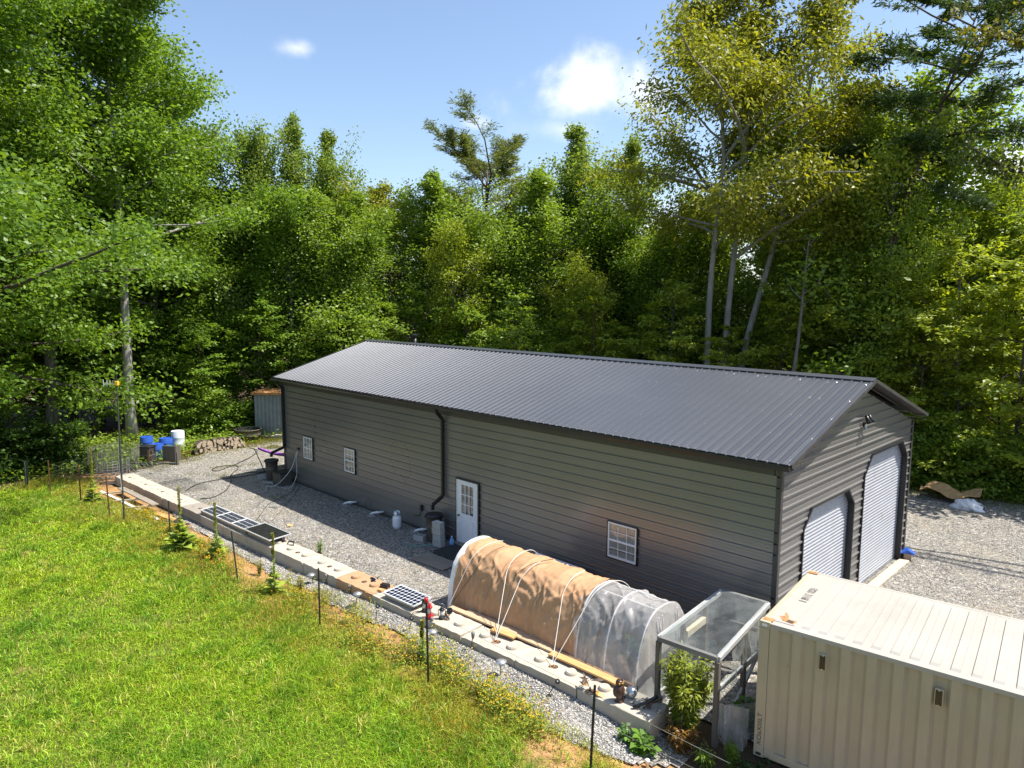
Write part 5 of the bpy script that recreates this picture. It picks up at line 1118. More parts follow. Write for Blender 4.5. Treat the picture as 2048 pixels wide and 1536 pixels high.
# wire rings and panels
def ring(label, c, r_, h, nv, nh, m, wr, name='wire_ring', a0=0., a1=6.283):
    mb = MB(); A = np.linspace(a0, a1, nv + 1)
    for z in np.linspace(.01, h, nh): mb.tube([(c[0] + r_ * math.cos(a), c[1] + r_ * math.sin(a), c[2] + z + .01 * math.sin(a * 3)) for a in A], wr, 4)
    for a in A[:-1]: mb.tube([(c[0] + r_ * math.cos(a), c[1] + r_ * math.sin(a), c[2]), (c[0] + r_ * math.cos(a), c[1] + r_ * math.sin(a), c[2] + h + .02)], wr, 4)
    return tag(mb.build(name, m, None), label, 'wire fence')
ring('ring of galvanised wire fencing at the far end of the wall', (-26.4, -5.35, 0), .62, .92, 20, 9, 'galvanised', .008)
ring('large ring of fine dark mesh behind the galvanised wire', (-28.9, -4.6, 0), 1.05, .95, 64, 26, 'grey_plastic', .006, 'mesh_ring')
t_ = thing('wire_fencing', 'sagging galvanised wire panel lying from the ring toward the gravel', 'wire fence', (-25.4, -4.2, 0)); mb = MB()
for i in range(13): mb.tube([(-26.0 + .16 * i, -5.0 + j * .28 + .05 * i, max(.03, .75 - .065 * i - .04 * j + .03 * math.sin(i + j))) for j in range(6)], .006, 4)
for j in range(8): mb.tube([(-26.0 + .16 * i, -5.0 + j * .2 + .05 * i, max(.03, .75 - .065 * i - .028 * j + .03 * math.sin(i + j * .7))) for i in range(13)], .006, 4)
mb.build('mesh', 'galvanised', t_)
t_ = thing('chicken_wire', 'flat sheet of chicken wire lying on the gravel behind the wall', 'wire mesh', (-23.2, -3.7, 0)); mb = MB()
for i in range(25): mb.tube([(-24.6 + .1 * i + .02 * (j % 2), -4.35 + j * .1, .03 + .03 * abs(math.sin(i * .4) * math.sin(j * .5))) for j in range(15)], .004, 3)
for j in range(15): mb.tube([(-24.6 + .1 * i, -4.35 + j * .1, .03 + .03 * abs(math.sin(i * .4) * math.sin(j * .5))) for i in range(25)], .004, 3)
mb.build('mesh', 'grey_plastic', t_)
tag(ring('dark garden fence bordering the lawn left of the wire ring', (-27.6, -6.3, 0), .9, .7, 24, 7, 't_post_green', .006, 'wire_ring', 2.2, 4.6), 'low green wire fence behind the far mullein')
tag(MB().lathe([(.0, 0), (.16, .01), (.14, .07), (.05, .10), (0, .1)], 9, (-24.4, -4.5, .02), Matrix.Diagonal((1.3, .6, 1, 1))).build('cloth', 'pink_cloth', None, smooth=True), 'small bright pink cloth on the ground behind the wall', 'cloth')
# firewood
t_ = thing('firewood_pile', 'stacked pile of split firewood at the gravel edge', 'firewood', (-29.25, .3, 0)); g = random.Random(5); logs = []
for v in range(4):
    r_ = .05 + .02 * v; n = 6 + v; ring_ = [(r_ * g.uniform(.8, 1.15) * math.cos(2 * math.pi * i / n), r_ * g.uniform(.8, 1.15) * math.sin(2 * math.pi * i / n)) for i in range(n)]
    o = MB().prism(ring_, -.21, .21, Matrix.Rotation(R(90), 4, 'Y')).build('log', 'log_bark', t_, local=True); logs.append(o)
    o.data.materials.append(M['log_end']); o.data.polygons[0].material_index = 1; o.data.polygons[1].material_index = 1
k = 0
for row in range(5):
    yy = -1.25 + row * .05
    while yy < 1.35 - row * .08:
        o = logs[k % 4] if k < 4 else logs[g.randrange(4)].copy()
        if k >= 4: COL.objects.link(o); o.parent = t_
        o.location = (.25 * (yy - .0) * .1 + g.uniform(-.10, .10), yy, .07 + row * .115 + g.uniform(-.03, .03)); o.rotation_euler = (g.uniform(0, 6), 0, g.uniform(-.12, .12)); yy += g.uniform(.13, .2); k += 1
# stock tank
t_ = thing('stock_tank', 'round dark stock tank behind the firewood pile', 'tank', (-30.75, 2.55, 0))
MB().lathe([(.60, 0), (.63, .02), (.645, .3), (.66, .31), (.65, .33), (.67, .60), (.70, .60), (.70, .64), (.66, .64)], 32, caps=False).build('wall', 'tank_grey', t_, smooth=True, local=True); MB().lathe([(.66, .64), (.62, .1), (0, .09)], 32, caps=False).build('inside', 'black_plastic', t_, smooth=True, local=True)
MB().box((.3, -.58, .3), (.12, .08, .08), R(-30)).build('valve', 'white_plastic', t_, local=True)
for a in (-2.2, -1.9): MB().tube([(.70 * math.cos(a), .70 * math.sin(a), .66), (.72 * math.cos(a), .72 * math.sin(a), .0)], .012, 5).build('hose', 'cable_black', t_, local=True)
# shed
t_ = thing('tin_shed', 'narrow grey tin shed with rusty roof behind the building corner', 'shed', (-31.3, 4.55, 0), R(44))
mb = MB(); n = 14
mb.grid([[(-.95 + 1.5 * i / n + 0, -.9 + .02 * (i % 2), z) for z in (.12, 2.36)] for i in range(n + 1)]).build('front_wall', 'tin_grey', t_, local=True)
MB().grid([[(-.95 + .02 * (i % 2), -.9 + 1.8 * i / n, z) for z in (.12, 2.36)] for i in range(n + 1)]).build('side_wall', 'tin_grey', t_, local=True); MB().box((.9, 0, 1.24), (.04, 1.8, 2.24)).build('side_wall', 'tin_grey', t_, local=True); MB().box((0, .9, 1.24), (1.9, .04, 2.24)).build('back_wall', 'tin_grey', t_, local=True)
d_ = MB().box((.74, -.9, 1.2), (.34, .05, 2.0)).build('door', 'white_vinyl', t_, local=True); MB().box((.74, -.93, 1.5), (.2, .02, .9)).build('door_panel', 'cable_white', d_, local=True)
MB().box((0, 0, 2.46), (2.15, 2.1, .14)).build('roof', 'tin_rust', t_, bevel=.01, local=True); MB().box((0, -.1, .05), (2.2, 2.3, .14)).build('base', 'block_concrete', t_, local=True); MB().box((.75, -1.25, .12), (.9, .35, .2)).build('step', 'block_concrete', t_, local=True)
# hammock on its stand, mostly hidden by the building
t_ = thing('hammock', 'purple hammock on a dark stand behind the building corner', 'hammock', (-23.6, 1.2, 0), R(60))
MB().tube([(-1.0, -.9, .0), (-1.45, -.6, 1.05)], .022, 7).build('stand_pole', 't_post', t_, local=True); MB().tube([(1.0, .9, .0), (1.45, .6, 1.05)], .022, 7).build('stand_pole', 't_post', t_, local=True); MB().tube([(-1.9, -.9, .03), (1.9, -.9, .03)], .022, 7).build('stand_base', 't_post', t_, local=True)
MB().grid([[(-1.3 + 2.6 * i / 12, -.6 * (1 - i / 6) + s * .25 * math.sin(math.pi * i / 12), 1.0 - .5 * math.sin(math.pi * i / 12) + .1 * s * s) for s in (-1, 0, 1)] for i in range(13)]).build('sling', 'purple_cloth', t_, solid=.01, smooth=True, local=True)
for s in (-1, 1): MB().tube([(s * 1.45, s * .6, 1.05), (s * 1.3, s * .6, 1.0)], .012, 5).build('hanging_cord', 'cable_white', t_, local=True)
# rubbish at the right
bx_, by_ = gp(1900, 1000, .1)
t_ = thing('cardboard_sheet', 'crumpled brown cardboard dumped at the wood edge on the right', 'cardboard', (bx_, by_, .42)); g = random.Random(8)
MB().grid([[(-.95 + i * .24, -.5 + j * .2, .07 * math.sin(i * .9) + .07 * math.sin(j * 1.3 + i) + g.uniform(-.04, .04) + .1 * (j > 3)) for j in range(6)] for i in range(9)]).build('sheet', 'cardboard', t_, solid=.015, local=True)
t_ = thing('white_bag', 'crumpled white plastic bag below the brown cardboard', 'bag', (bx_ + .75, by_ - .75, .12)); MB().grid([[(.55 * math.cos(a) * math.sin(b) * (1 + .35 * mnoise.noise(Vector((a * 1.5, b * 2, 1)))), .32 * math.sin(a) * math.sin(b) * (1 + .4 * mnoise.noise(Vector((a * 2, b * 2, 7)))), .30 * math.cos(b) * (1 + .4 * mnoise.noise(Vector((a, b * 3, 4))))) for a in np.linspace(0, 6.283, 19)] for b in np.linspace(.1, 3.0, 12)]).build('bag', 'white_plastic', t_, local=True)
x, y = gp(1808, 1117, 0)
t_ = thing('small_blue_box', 'small blue-lidded box at the far corner of the tall door', 'box', (x + .08, y + .02, 0), R(20)); MB().box((0, 0, .10), (.2, .18, .2)).build('body', 'board_tan', t_, local=True); MB().prism([(-.2, 0), (.2, 0), (.0, .12)], -.16, .16, Matrix.Translation((0, 0, .2)) @ Matrix.Rotation(R(90), 4, 'X')).build('lid', 'blue_plastic', t_, local=True)

# ------------------------------------------------------------------ mullein spikes and other tall weeds
def quads(P, ax, nn, l, w, droop=0.):
    sd_ = np.cross(nn, ax); sd_ /= np.linalg.norm(sd_, axis=1)[:, None] + 1e-9
    tip = P + ax * l; tip[:, 2] -= droop * l[:, 0]
    return np.stack([P, P + ax * l * .5 + sd_ * w, tip, P + ax * l * .5 - sd_ * w], 1)
def mullein(label, px, py, h, wide, seed):
    x, y = gp(px, py, .02); g = np.random.default_rng(seed); t_ = thing('mullein', label, 'mullein', (x, y, float(height(x, y))), 0, 'mullein spikes along the fence')
    MB().tube([(0, 0, 0), (.01, .01, h * .5), (0, .02, h)], [.025, .02, .012], 8).build('stem', 'mullein_stem', t_, local=True)
    n = int(75 * wide + 45); q = g.random(n) ** 1.35; z = q * h * .70 + .04; az = g.uniform(0, 6.28, n); el = .25 + .75 * q + g.normal(0, .18, n)
    ax = np.c_[np.cos(az) * np.cos(el), np.sin(az) * np.cos(el), np.sin(el)]; l = (np.maximum((1 - q * 1.5), 0) ** 1.3 * .40 * wide ** .8 + .10)[:, None] * g.uniform(.7, 1.2, (n, 1)); P = np.c_[0 * z, 0 * z, z]; nn = np.c_[-np.cos(az) * np.sin(el), -np.sin(az) * np.sin(el), np.cos(el)] + g.normal(0, .15, (n, 3))
    leaves_obj('leaves', [(quads(P, ax, nn, l, l * .25, .2), g.random(n))], 'leaf', t_, color=(.33, .42, .10))
    n = 500; z = h * (.62 + .40 * g.random(n)); az = g.uniform(0, 6.28, n); r0 = .028 * (1.06 - (z / h - .62) / .45 * .5); P = np.c_[np.cos(az) * r0 * .6, np.sin(az) * r0 * .6, z]; ax = np.c_[np.cos(az), np.sin(az), .5 + 0 * z]; l = g.uniform(.02, .045, (n, 1)); leaves_obj('flower_spike', [(quads(P, ax, np.c_[0 * z, 0 * z, 1 + 0 * z] + g.normal(0, .3, (n, 3)), l, l * .4), g.random(n))], 'leaf', t_, color=(.33, .33, .05))
simple('mullein_stem', (.16, .20, .05), .7)
mullein('tall mullein with yellow spike at far left', 187, 1006, 2.0, 1.0, 1); mullein('largest mullein with many broad leaves before the wall', 363, 1102, 1.95, 1.75, 2); mullein('mullein spike right of the largest one', 434, 1122, 1.72, 1.0, 3); mullein('slim mullein spike below the black solar panel', 549, 1189, 1.6, .7, 4)
mullein('very slim mullein beside the red-capped post', 845, 1330, .95, .35, 6)

# ------------------------------------------------------------------ grass
def region(n, x0, x1, y0, y1, g): return np.c_[g.uniform(x0, x1, n), g.uniform(y0, y1, n)]
def blades(name, label, P, h, w, col, g, lean=.55, cat='grass'):
    n = len(P); z = height(P[:, 0], P[:, 1]) - .01; az = g.uniform(0, 6.28, n); ln = np.abs(g.normal(0, lean, n)) + .1
    d = np.c_[np.cos(az), np.sin(az)] * (h * ln)[:, None]; fa = g.uniform(0, 6.28, n); s = np.c_[np.cos(fa), np.sin(fa)] * w[:, None]
    b = np.c_[P, z]; mid = np.c_[P + d * .35, z + h * .6]; tip = np.c_[P + d, z + h * np.clip(1.05 - ln * .45, .3, 1)]; sv = np.c_[s, 0 * z]
    V = np.stack([b - sv * .5, mid - sv, tip, mid + sv], 1); c = np.repeat(col[:, None, :], 4, 1)
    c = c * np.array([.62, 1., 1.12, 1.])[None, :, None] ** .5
    o = link(name, mesh_np(name, V.reshape(-1, 3), np.arange(4 * n).reshape(n, 4), 'blade', cols={'tint': c.reshape(-1, 3)}))
    return tag(o, label, cat, kind='stuff')
g = np.random.default_rng(21)
P = np.concatenate([region(400000, -30, .5, -14.2, -5.0, g), region(90000, -9, .8, -11, -5, g)]); P = P[visible(np.c_[P, 0 * P[:, 0]], .06)]
zl, zs = zones(P[:, 0], P[:, 1]); dist = np.hypot(P[:, 0] - CP.x, P[:, 1] - CP.y)
clump = fbm(P[:, 0], P[:, 1], 1.6, 4.); dens = zl * np.clip(.75 + .25 * clump, .3, 1) * np.clip(1.25 - dist / 45, .55, 1) * (1 - .75 * sstep(1.0, 1.5, fbm(P[:, 0], P[:, 1], .55, 9.)))
P = P[g.random(len(P)) < dens]; n = len(P)
c1 = fbm(P[:, 0], P[:, 1], .5, 7.); c2 = fbm(P[:, 0], P[:, 1], 1.9, 2.)
h = (.10 + .055 * np.clip(c2, -1, 1.5) + .07 * g.random(n)) * np.clip(1 + .2 * c1, .6, 1.5); h = np.clip(h, .04, .30); h *= np.where(g.random(n) < .03, 1.7, 1)
base = np.array([.235, .420, .024]); dry = np.array([.50, .42, .10]); dark = np.array([.095, .235, .018]); yel = np.array([.40, .52, .030])
r_ = g.random(n)[:, None]; mixy = np.clip(.35 + .4 * c1 + .25 * g.normal(0, 1, n), 0, 1)[:, None]; col = base * (1 - mixy) + yel * mixy
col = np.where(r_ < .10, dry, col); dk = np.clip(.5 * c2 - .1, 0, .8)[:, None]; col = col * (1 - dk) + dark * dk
d_strip = sstep(1.9, .3, yw(P[:, 0]) - .75 - P[:, 1])[:, None] * .5; col = col * (1 - d_strip) + dry * d_strip
col *= g.uniform(.6, 1.35, (n, 1))
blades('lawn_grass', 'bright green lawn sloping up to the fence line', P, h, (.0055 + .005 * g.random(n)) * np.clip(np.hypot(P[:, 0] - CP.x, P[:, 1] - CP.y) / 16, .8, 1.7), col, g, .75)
# longer tufts standing out of the mown grass
tc_ = region(5200, -29, .3, -14, -5.6, g); tc_ = tc_[(zones(tc_[:, 0], tc_[:, 1])[0] > .75) & visible(np.c_[tc_, 0 * tc_[:, 0]], .06)]; tc_ = tc_[g.random(len(tc_)) < np.clip(.35 + .4 * fbm(tc_[:, 0], tc_[:, 1], .8, 15.), .05, 1)]
P = np.repeat(tc_, 16, 0) + g.normal(0, .035, (16 * len(tc_), 2)); n = len(P); tcol = np.repeat(np.where(g.random((len(tc_), 1)) < .3, np.array([.50, .50, .12]), np.where(g.random((len(tc_), 1)) < .5, np.array([.13, .28, .025]), np.array([.36, .52, .05]))), 16, 0)
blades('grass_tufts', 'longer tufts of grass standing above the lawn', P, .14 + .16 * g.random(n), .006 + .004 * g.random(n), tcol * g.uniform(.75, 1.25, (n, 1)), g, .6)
# drier, sparser weeds in the strip between fence and wall
P = region(150000, -28, .9, -9.2, -4.0, g); P = P[visible(np.c_[P, 0 * P[:, 0]], .06)]; d = (yw(P[:, 0]) - .75) - P[:, 1]
k = sstep(-.5, .4, d + .35 * fbm(P[:, 0], P[:, 1], 1.3, 3.)) * (1 - sstep(1.4, 2.8, d)) * np.clip(.62 + .5 * fbm(P[:, 0], P[:, 1], 1.1, 8.), .08, 1); P = P[g.random(len(P)) < k]; n = len(P)
cc = fbm(P[:, 0], P[:, 1], 1.1, 8.); h = np.clip(.08 + .08 * cc + .08 * g.random(n), .03, .36); m = g.random((n, 1))
col = np.where(m < .30, np.array([.50, .40, .07]), np.where(m < .44, np.array([.52, .27, .06]), np.where(m < .80, np.array([.32, .38, .04]), np.array([.15, .25, .03])))) * g.uniform(.75, 1.2, (n, 1))
blades('weed_strip', 'dry yellowing weeds between the lawn and the block wall', P, h, .0045 + .003 * g.random(n), col, g, .5)
# sprouts on the gravel and rough grass at the wood edge
P = np.concatenate([region(36000, -31, -21, -3.6, 4.5, g), region(22000, -3, 8, 15.2, 18.5, g), region(9000, -21, -8, -4, -.2, g), region(14000, -31.5, -27.5, 1.4, 4.2, g)]); P = P[visible(np.c_[P, 0 * P[:, 0]], .06)]
e = fbm(P[:, 0], P[:, 1], 1.4, 12.); edge = sstep(1.6, .1, gravel_mask(P[:, 0], P[:, 1])); k = np.clip(sstep(.55, 1.2, e) * .5 * sstep(-9, -22, P[:, 0]) + .035 * (e > .7) + edge * .6, 0, 1) * ~((np.abs(P[:, 0] + 10.8) < 11) & (P[:, 1] > -.3) & (P[:, 1] < 9.2))
P = P[g.random(len(P)) < k]; n = len(P); m = g.random((n, 1)); col = np.where(m < .45, np.array([.30, .25, .06]), np.where(m < .7, np.array([.20, .22, .03]), np.array([.09, .16, .025]))) * g.uniform(.7, 1.2, (n, 1))
blades('gravel_weeds', 'thin yellowish weeds sprouting through the gravel and along its edges', P, .05 + .10 * g.random(n), .006 + .005 * g.random(n), col, g, .6)
# yellow flowers standing above the weed strip
def flowers(name, label, spots, npl, hgt, fc, seed, fs=.016):
    g = np.random.default_rng(seed); Vs, Cs = [], []
    for (x, y, r_) in spots:
        n = npl; P = np.c_[x + g.normal(0, r_, n), y + g.normal(0, r_ * .55, n)]; z0 = height(P[:, 0], P[:, 1]); h = hgt * g.uniform(.5, 1.1, n); ln = g.normal(0, .12, (n, 2)); T = np.c_[P + ln * h[:, None] * 2, z0 + h]; B = np.c_[P, z0]
        s = np.c_[g.normal(0, 1, (n, 2)), 0 * h]; s /= np.linalg.norm(s, axis=1)[:, None]; Vs.append(np.stack([B - s * .002, B + s * .002, T + s * .002, T - s * .002], 1)); Cs.append(np.repeat((np.array([.12, .17, .03]) * g.uniform(.7, 1.2, (n, 1)))[:, None], 4, 1))
        for q in range(5):   # stem leaves
            t_ = g.uniform(.1, .85, (n, 1)); L0 = B + (T - B) * t_; az = g.uniform(0, 6.28, n); ax = np.c_[np.cos(az), np.sin(az), .5 + 0 * az]; l = g.uniform(.03, .08, (n, 1)); Vs.append(quads(L0, ax, np.c_[0 * az, 0 * az, 1 + 0 * az] + g.normal(0, .2, (n, 3)), l, l * .22, .2)); Cs.append(np.repeat((np.array([.26, .33, .04]) * g.uniform(.6, 1.3, (n, 1)))[:, None], 4, 1))
        for q in range(2):   # flower heads: two crossed petals plates
            f = T + g.normal(0, .01, (n, 3)); ax = np.c_[g.normal(0, 1, (n, 2)), g.normal(0, .25, n)]; ax /= np.linalg.norm(ax, axis=1)[:, None]; l = np.full((n, 1), fs * 2) * g.uniform(.7, 1.3, (n, 1)); Vs.append(quads(f - ax * l * .5, ax, np.c_[g.normal(0, .35, (n, 2)), np.ones(n)], l, l * .5)); Cs.append(np.repeat((np.array(fc) * g.uniform(.8, 1.15, (n, 1)))[:, None], 4, 1))
    V = np.concatenate(Vs); C = np.concatenate(Cs); o = link(name, mesh_np(name, V.reshape(-1, 3), np.arange(4 * len(V)).reshape(-1, 4), 'blade', cols={'tint': C.reshape(-1, 3)})); return tag(o, label, 'flowers', kind='stuff')
fg = np.random.default_rng(5)
flowers('yellow_wildflowers', 'dense clump of yellow wildflowers around the red-capped post', [(-6.2 + .40 * i + .2 * fg.normal(), -5.42 + .22 * fg.normal(), .20 + .25 * fg.random()) for i in range(12)], 70, .44, (.62, .44, .03), 31, .015)
flowers('yellow_wildflowers', 'yellow wildflowers scattered along the middle of the weed strip', [(-11 + .38 * i + .25 * fg.normal(), -5.75 + .25 * fg.normal(), .2 + .3 * fg.random()) for i in range(15)], 42, .30, (.60, .40, .03), 32, .014)
flowers('yellow_wildflowers', 'orange-yellow wildflowers near the largest mullein', [(-20.5 + .55 * i, -6.15 + .15 * fg.normal(), .3) for i in range(15)], 42, .36, (.62, .36, .02), 33, .019)
flowers('yellow_wildflowers', 'thin yellow wildflowers toward the near end of the weed strip', [(-3.4 + .4 * i, -5.35 + .08 * fg.normal(), .22) for i in range(5)], 26, .28, (.60, .42, .03), 34, .012)
for q, (px, py, l) in enumerate(((520, 1150, 'orange flowering weed between two bare posts'), (600, 1190, 'yellow flowering weed beside the slim mullein'), (345, 1075, 'orange flowering weed behind the largest mullein'), (640, 1108, 'small green weed growing against the building side of the wall'))):
    x, y = gp(px, py, 0); leafy('flowering_weed', l, 'weed', (x, y, float(height(x, y))), .45, .14, 7, 22, .07, (.30, .28, .04) if q < 3 else (.15, .25, .04), 60 + q, .25)

# ------------------------------------------------------------------ trees
def tree_parts(seed, trunks, tr, crown0, Rc, nl, tw, lpt, ls, prof_, e0, e1, curve, scat, flat, droop=.15, upn=.75, bareLow=0, narrow=.30, needle=False, limb_r=.05, twig_len=.42, lv=(.62, 1.18)):
    """branching skeleton of tubes plus leaf quads set along the twigs; trunks: list of polylines"""
    g = np.random.default_rng(seed); wood_ = MB(); LP, LA, LN, LS = [], [], [], []
    for ti, T in enumerate(trunks):
        T = np.array(T, float); seg = np.linalg.norm(np.diff(T, axis=0), axis=1); cum = np.r_[0, np.cumsum(seg)]; tot = cum[-1]
        at = lambda s: np.array([np.interp(s * tot, cum, T[:, k]) for k in range(3)])
        N = 14; wood_.tube([at(s) + (0 if s < .05 else 1) * np.array([.05 * math.sin(s * 9 + seed + ti), .05 * math.cos(s * 7 + ti), 0]) * tr * 4 for s in np.linspace(0, 1, N)], [tr * (1.35 if s == 0 else 1) * (1 - .86 * s ** 1.15) for s in np.linspace(0, 1, N)], 9)
        for i in range(nl):
            s = crown0 + (1 - crown0) * ((i + g.random()) / nl) ** .92; b = at(min(s, .985)); az = i * 2.39996 + g.normal(0, .5); f = (s - crown0) / (1 - crown0); ln = Rc * prof_(f) * g.uniform(*lv) * (1 + .28 * math.sin(az * 2 + seed + f * 5)); el = R(e0 + (e1 - e0) * f + g.normal(0, 9))
            d = np.array([math.cos(az) * math.cos(el), math.sin(az) * math.cos(el), math.sin(el)]); pts = [b]; K = 6
            for k in range(K):
                d = d + np.array([g.normal(0, .12), g.normal(0, .12), curve * (k / K) + g.normal(0, .06)]); d /= np.linalg.norm(d); pts.append(pts[-1] + d * ln / K)
            r0 = max(.012, limb_r * (ln / Rc) * (1.15 - .6 * s)); wood_.tube(pts, [r0 * (1 - .13 * k) for k in range(K + 1)], 5, False); pts = np.array(pts)
            if f < bareLow and g.random() < .7: continue
            for j in range(tw):
                u_ = g.uniform(.22, 1.0) ** .8; q = u_ * K; i0 = min(int(q), K - 1); p0 = pts[i0] + (pts[i0 + 1] - pts[i0]) * (q - i0); dl = pts[i0 + 1] - pts[i0]; dl /= np.linalg.norm(dl); sv = np.cross(dl, [0, 0, 1.]); sv /= np.linalg.norm(sv) + 1e-6
                sgn = 1 if j % 2 else -1; td = dl * g.uniform(.4, 1.) + sv * sgn * g.uniform(.3, 1.) + np.array([0, 0, g.normal(.05, .25)]); td /= np.linalg.norm(td); tl = max(.30 if f < .9 else .16, ln * twig_len * (1.25 - u_)) * g.uniform(.7, 1.2)
                if needle: wood_.tube([p0, p0 + td * tl], [.015, .008], 3, False)
                n = int(lpt * min(1.6, .4 + tl / 1.2) * (1 + .9 * max(0, f - .55))); w_ = g.random(n) ** .75; P = p0 + td * (tl * w_)[:, None] + g.normal(0, 1, (n, 3)) * np.array([scat, scat, scat * flat]) * (1 if f < .6 else 1 - .62 * (f - .6) / .4) + np.array([0, 0, -droop * .3]) * (w_ ** 2)[:, None] * tl
                A = g.normal(0, .8, (n, 3)) + td * .7; A[:, 2] = A[:, 2] * .5 - droop; A /= np.linalg.norm(A, axis=1)[:, None]; NN = g.normal(0, 1, (n, 3)) * (1 - upn) + np.array([0, 0, upn]) + (np.r_[d[:2], 0] * .25); LP.append(P); LA.append(A); LN.append(NN); LS.append(ls * g.uniform(.65, 1.3, n))
    P, A, NN, l = np.concatenate(LP), np.concatenate(LA), np.concatenate(LN), np.concatenate(LS)[:, None]
    V = quads(P, A, NN, l, l * narrow, .1); n = len(V); vary = np.clip(g.normal(.5, .2, n), 0, 1)
    lm = mesh_np('crown', V.reshape(-1, 3), np.arange(4 * n).reshape(n, 4), 'needle' if needle else 'leaf', {'vary': np.repeat(vary, 4)})
    wm = bpy.data.meshes.new('trunk'); wm.from_pydata(wood_.v, [], wood_.f); wm.polygons.foreach_set('use_smooth', [True] * len(wm.polygons)); wm.update()
    return wm, lm
PROTO = {}
st = lambda H, lx=0, ly=0: [(0, 0, -.3), (lx * .25, ly * .25, H * .33), (lx * .6, ly * .6, H * .66), (lx, ly, H)]
oval = lambda f: (.42 + 1.15 * f * (1 - f) * 2.2) * (1 if f < .72 else max(.26, 1 - (f - .72) * 2.3)) * (.9 + .25 * math.sin(f * 13))
cone = lambda f: (.10 + .85 * (1 - f ** 1.7)) * (.8 + .3 * math.sin(f * 15 + 1))
broad = lambda f: (.92 + .25 * math.sin(f * 9)) * (1 if f < .6 else max(.2, 1 - ((f - .6) / .4) ** 1.6 * .8))
PROTO['A1'] = tree_parts(1, [st(24, .6, .3)], .30, .20, 6.8, 88, 13, 60, .21, broad, 10, 60, .05, .46, .75, upn=.3, limb_r=.09, lv=(.5, 1.2))
PROTO['A2'] = tree_parts(2, [st(24, -.5, .5)], .28, .20, 6.6, 86, 13, 60, .21, broad, 8, 60, .06, .46, .75, upn=.3, limb_r=.09, lv=(.5, 1.2))
PROTO['B1'] = tree_parts(3, [st(18, .3, .2)], .17, .12, 4.4, 70, 11, 34, .205, oval, 16, 68, .12, .42, .85, upn=.28, limb_r=.045, lv=(.35, 1.3))
PROTO['B2'] = tree_parts(4, [st(18, -.4, .1)], .16, .16, 4.2, 62, 11, 32, .205, oval, 26, 68, .12, .42, .85, upn=.28, limb_r=.045, lv=(.3, 1.35))
PROTO['C1'] = tree_parts(5, [st(15, .5, -.3)], .16, .10, 5.0, 70, 12, 34, .205, oval, 12, 64, .08, .44, .85, upn=.28, limb_r=.05, lv=(.4, 1.25))
PROTO['C2'] = tree_parts(6, [st(15, -.3, .4)], .17, .12, 4.9, 68, 12, 34, .205, broad, 14, 64, .08, .44, .85, upn=.28, limb_r=.05, lv=(.4, 1.25))
PROTO['C3'] = tree_parts(7, [st(15, .2, .5)], .16, .06, 4.7, 72, 12, 34, .205, broad, 8, 62, .06, .44, .8, upn=.3, limb_r=.05, lv=(.4, 1.25))
PROTO['H'] = tree_parts(8, [[(-.55, -.4, -.3), (-.5, -.3, 8), (-.2, 0, 15), (-1.2, -.9, 23.5)], [(.1, .1, -.3), (.3, .3, 8), (.6, .6, 15), (.6, .4, 23)], [(.45, .45, -.3), (1.0, 1.0, 5.5), (1.9, 1.9, 11), (2.7, 2.7, 17), (3.6, 3.6, 24)]], .20, .42, 5.5, 34, 12, 58, .225, lambda f: (.6 + .45 * math.sin(f * 5.2 + .4)) * (1.15 - .3 * f) + .2, 20, 54, -.10, .42, .9, droop=.55, upn=.4, narrow=.22, limb_r=.09, lv=(.45, 1.2))
PROTO['E1'] = tree_parts(9, [st(8, .5, .3)], .07, .08, 2.6, 36, 7, 30, .20, broad, 0, 50, .02, .2, .3, upn=.8, limb_r=.03)
PROTO['E2'] = tree_parts(10, [st(8, -.6, -.2)], .06, .12, 2.8, 32, 7, 30, .20, oval, -4, 46, .0, .2, .3, upn=.8, limb_r=.03)
PROTO['F1'] = tree_parts(11, [st(2.2, .2, .1), st(2.0, -.4, .3), st(1.8, .3, -.4)], .03, .03, 1.3, 14, 5, 22, .15, broad, 10, 60, .0, .16, .7, upn=.6, limb_r=.015)
PROTO['F2'] = tree_parts(12, [st(1.7, .3, .3), st(1.5, -.5, -.1), st(1.6, .1, -.5)], .03, .02, 1.5, 13, 5, 24, .17, broad, 5, 50, .0, .18, .6, upn=.6, limb_r=.015)
PROTO['P1'] = tree_parts(13, [st(17, .3, .2)], .20, .50, 4.2, 34, 11, 80, .26, lambda f: .55 + .75 * math.sin(min(1, f * 1.05) * 2.6), -2, 58, .10, .20, .6, droop=-.25, upn=.3, narrow=.10, needle=True, limb_r=.07, bareLow=.06)
PROTO['P2'] = tree_parts(14, [[(0, 0, -.3), (1.1, .3, 7), (2.1, .6, 13), (4.2, 1.2, 20)]], .19, .64, 3.9, 26, 11, 90, .26, lambda f: .7 + .4 * math.sin(f * 2.6), -10, 34, .03, .20, .35, droop=-.1, upn=.4, narrow=.12, needle=True, limb_r=.06)
PROTO['T'] = tree_parts(15, [st(24, .2, .2)], .27, .36, 5.8, 72, 12, 58, .21, broad, 10, 60, .05, .46, .75, upn=.3, limb_r=.08, lv=(.5, 1.2))
PROTO['N'] = tree_parts(16, [[(0, 0, -.3), (-.2, .1, 3.5), (.1, 0, 7.0), (.5, .3, 10.5)]], .13, .68, 1.3, 10, 3, 10, .2, broad, 30, 60, .1, .2, .5, limb_r=.06, bareLow=.9)
HP = {'A': 24, 'B': 18, 'C': 15, 'H': 23.8, 'E': 8, 'F': 2.0, 'P1': 17, 'P2': 20, 'T': 24, 'N': 10.5}
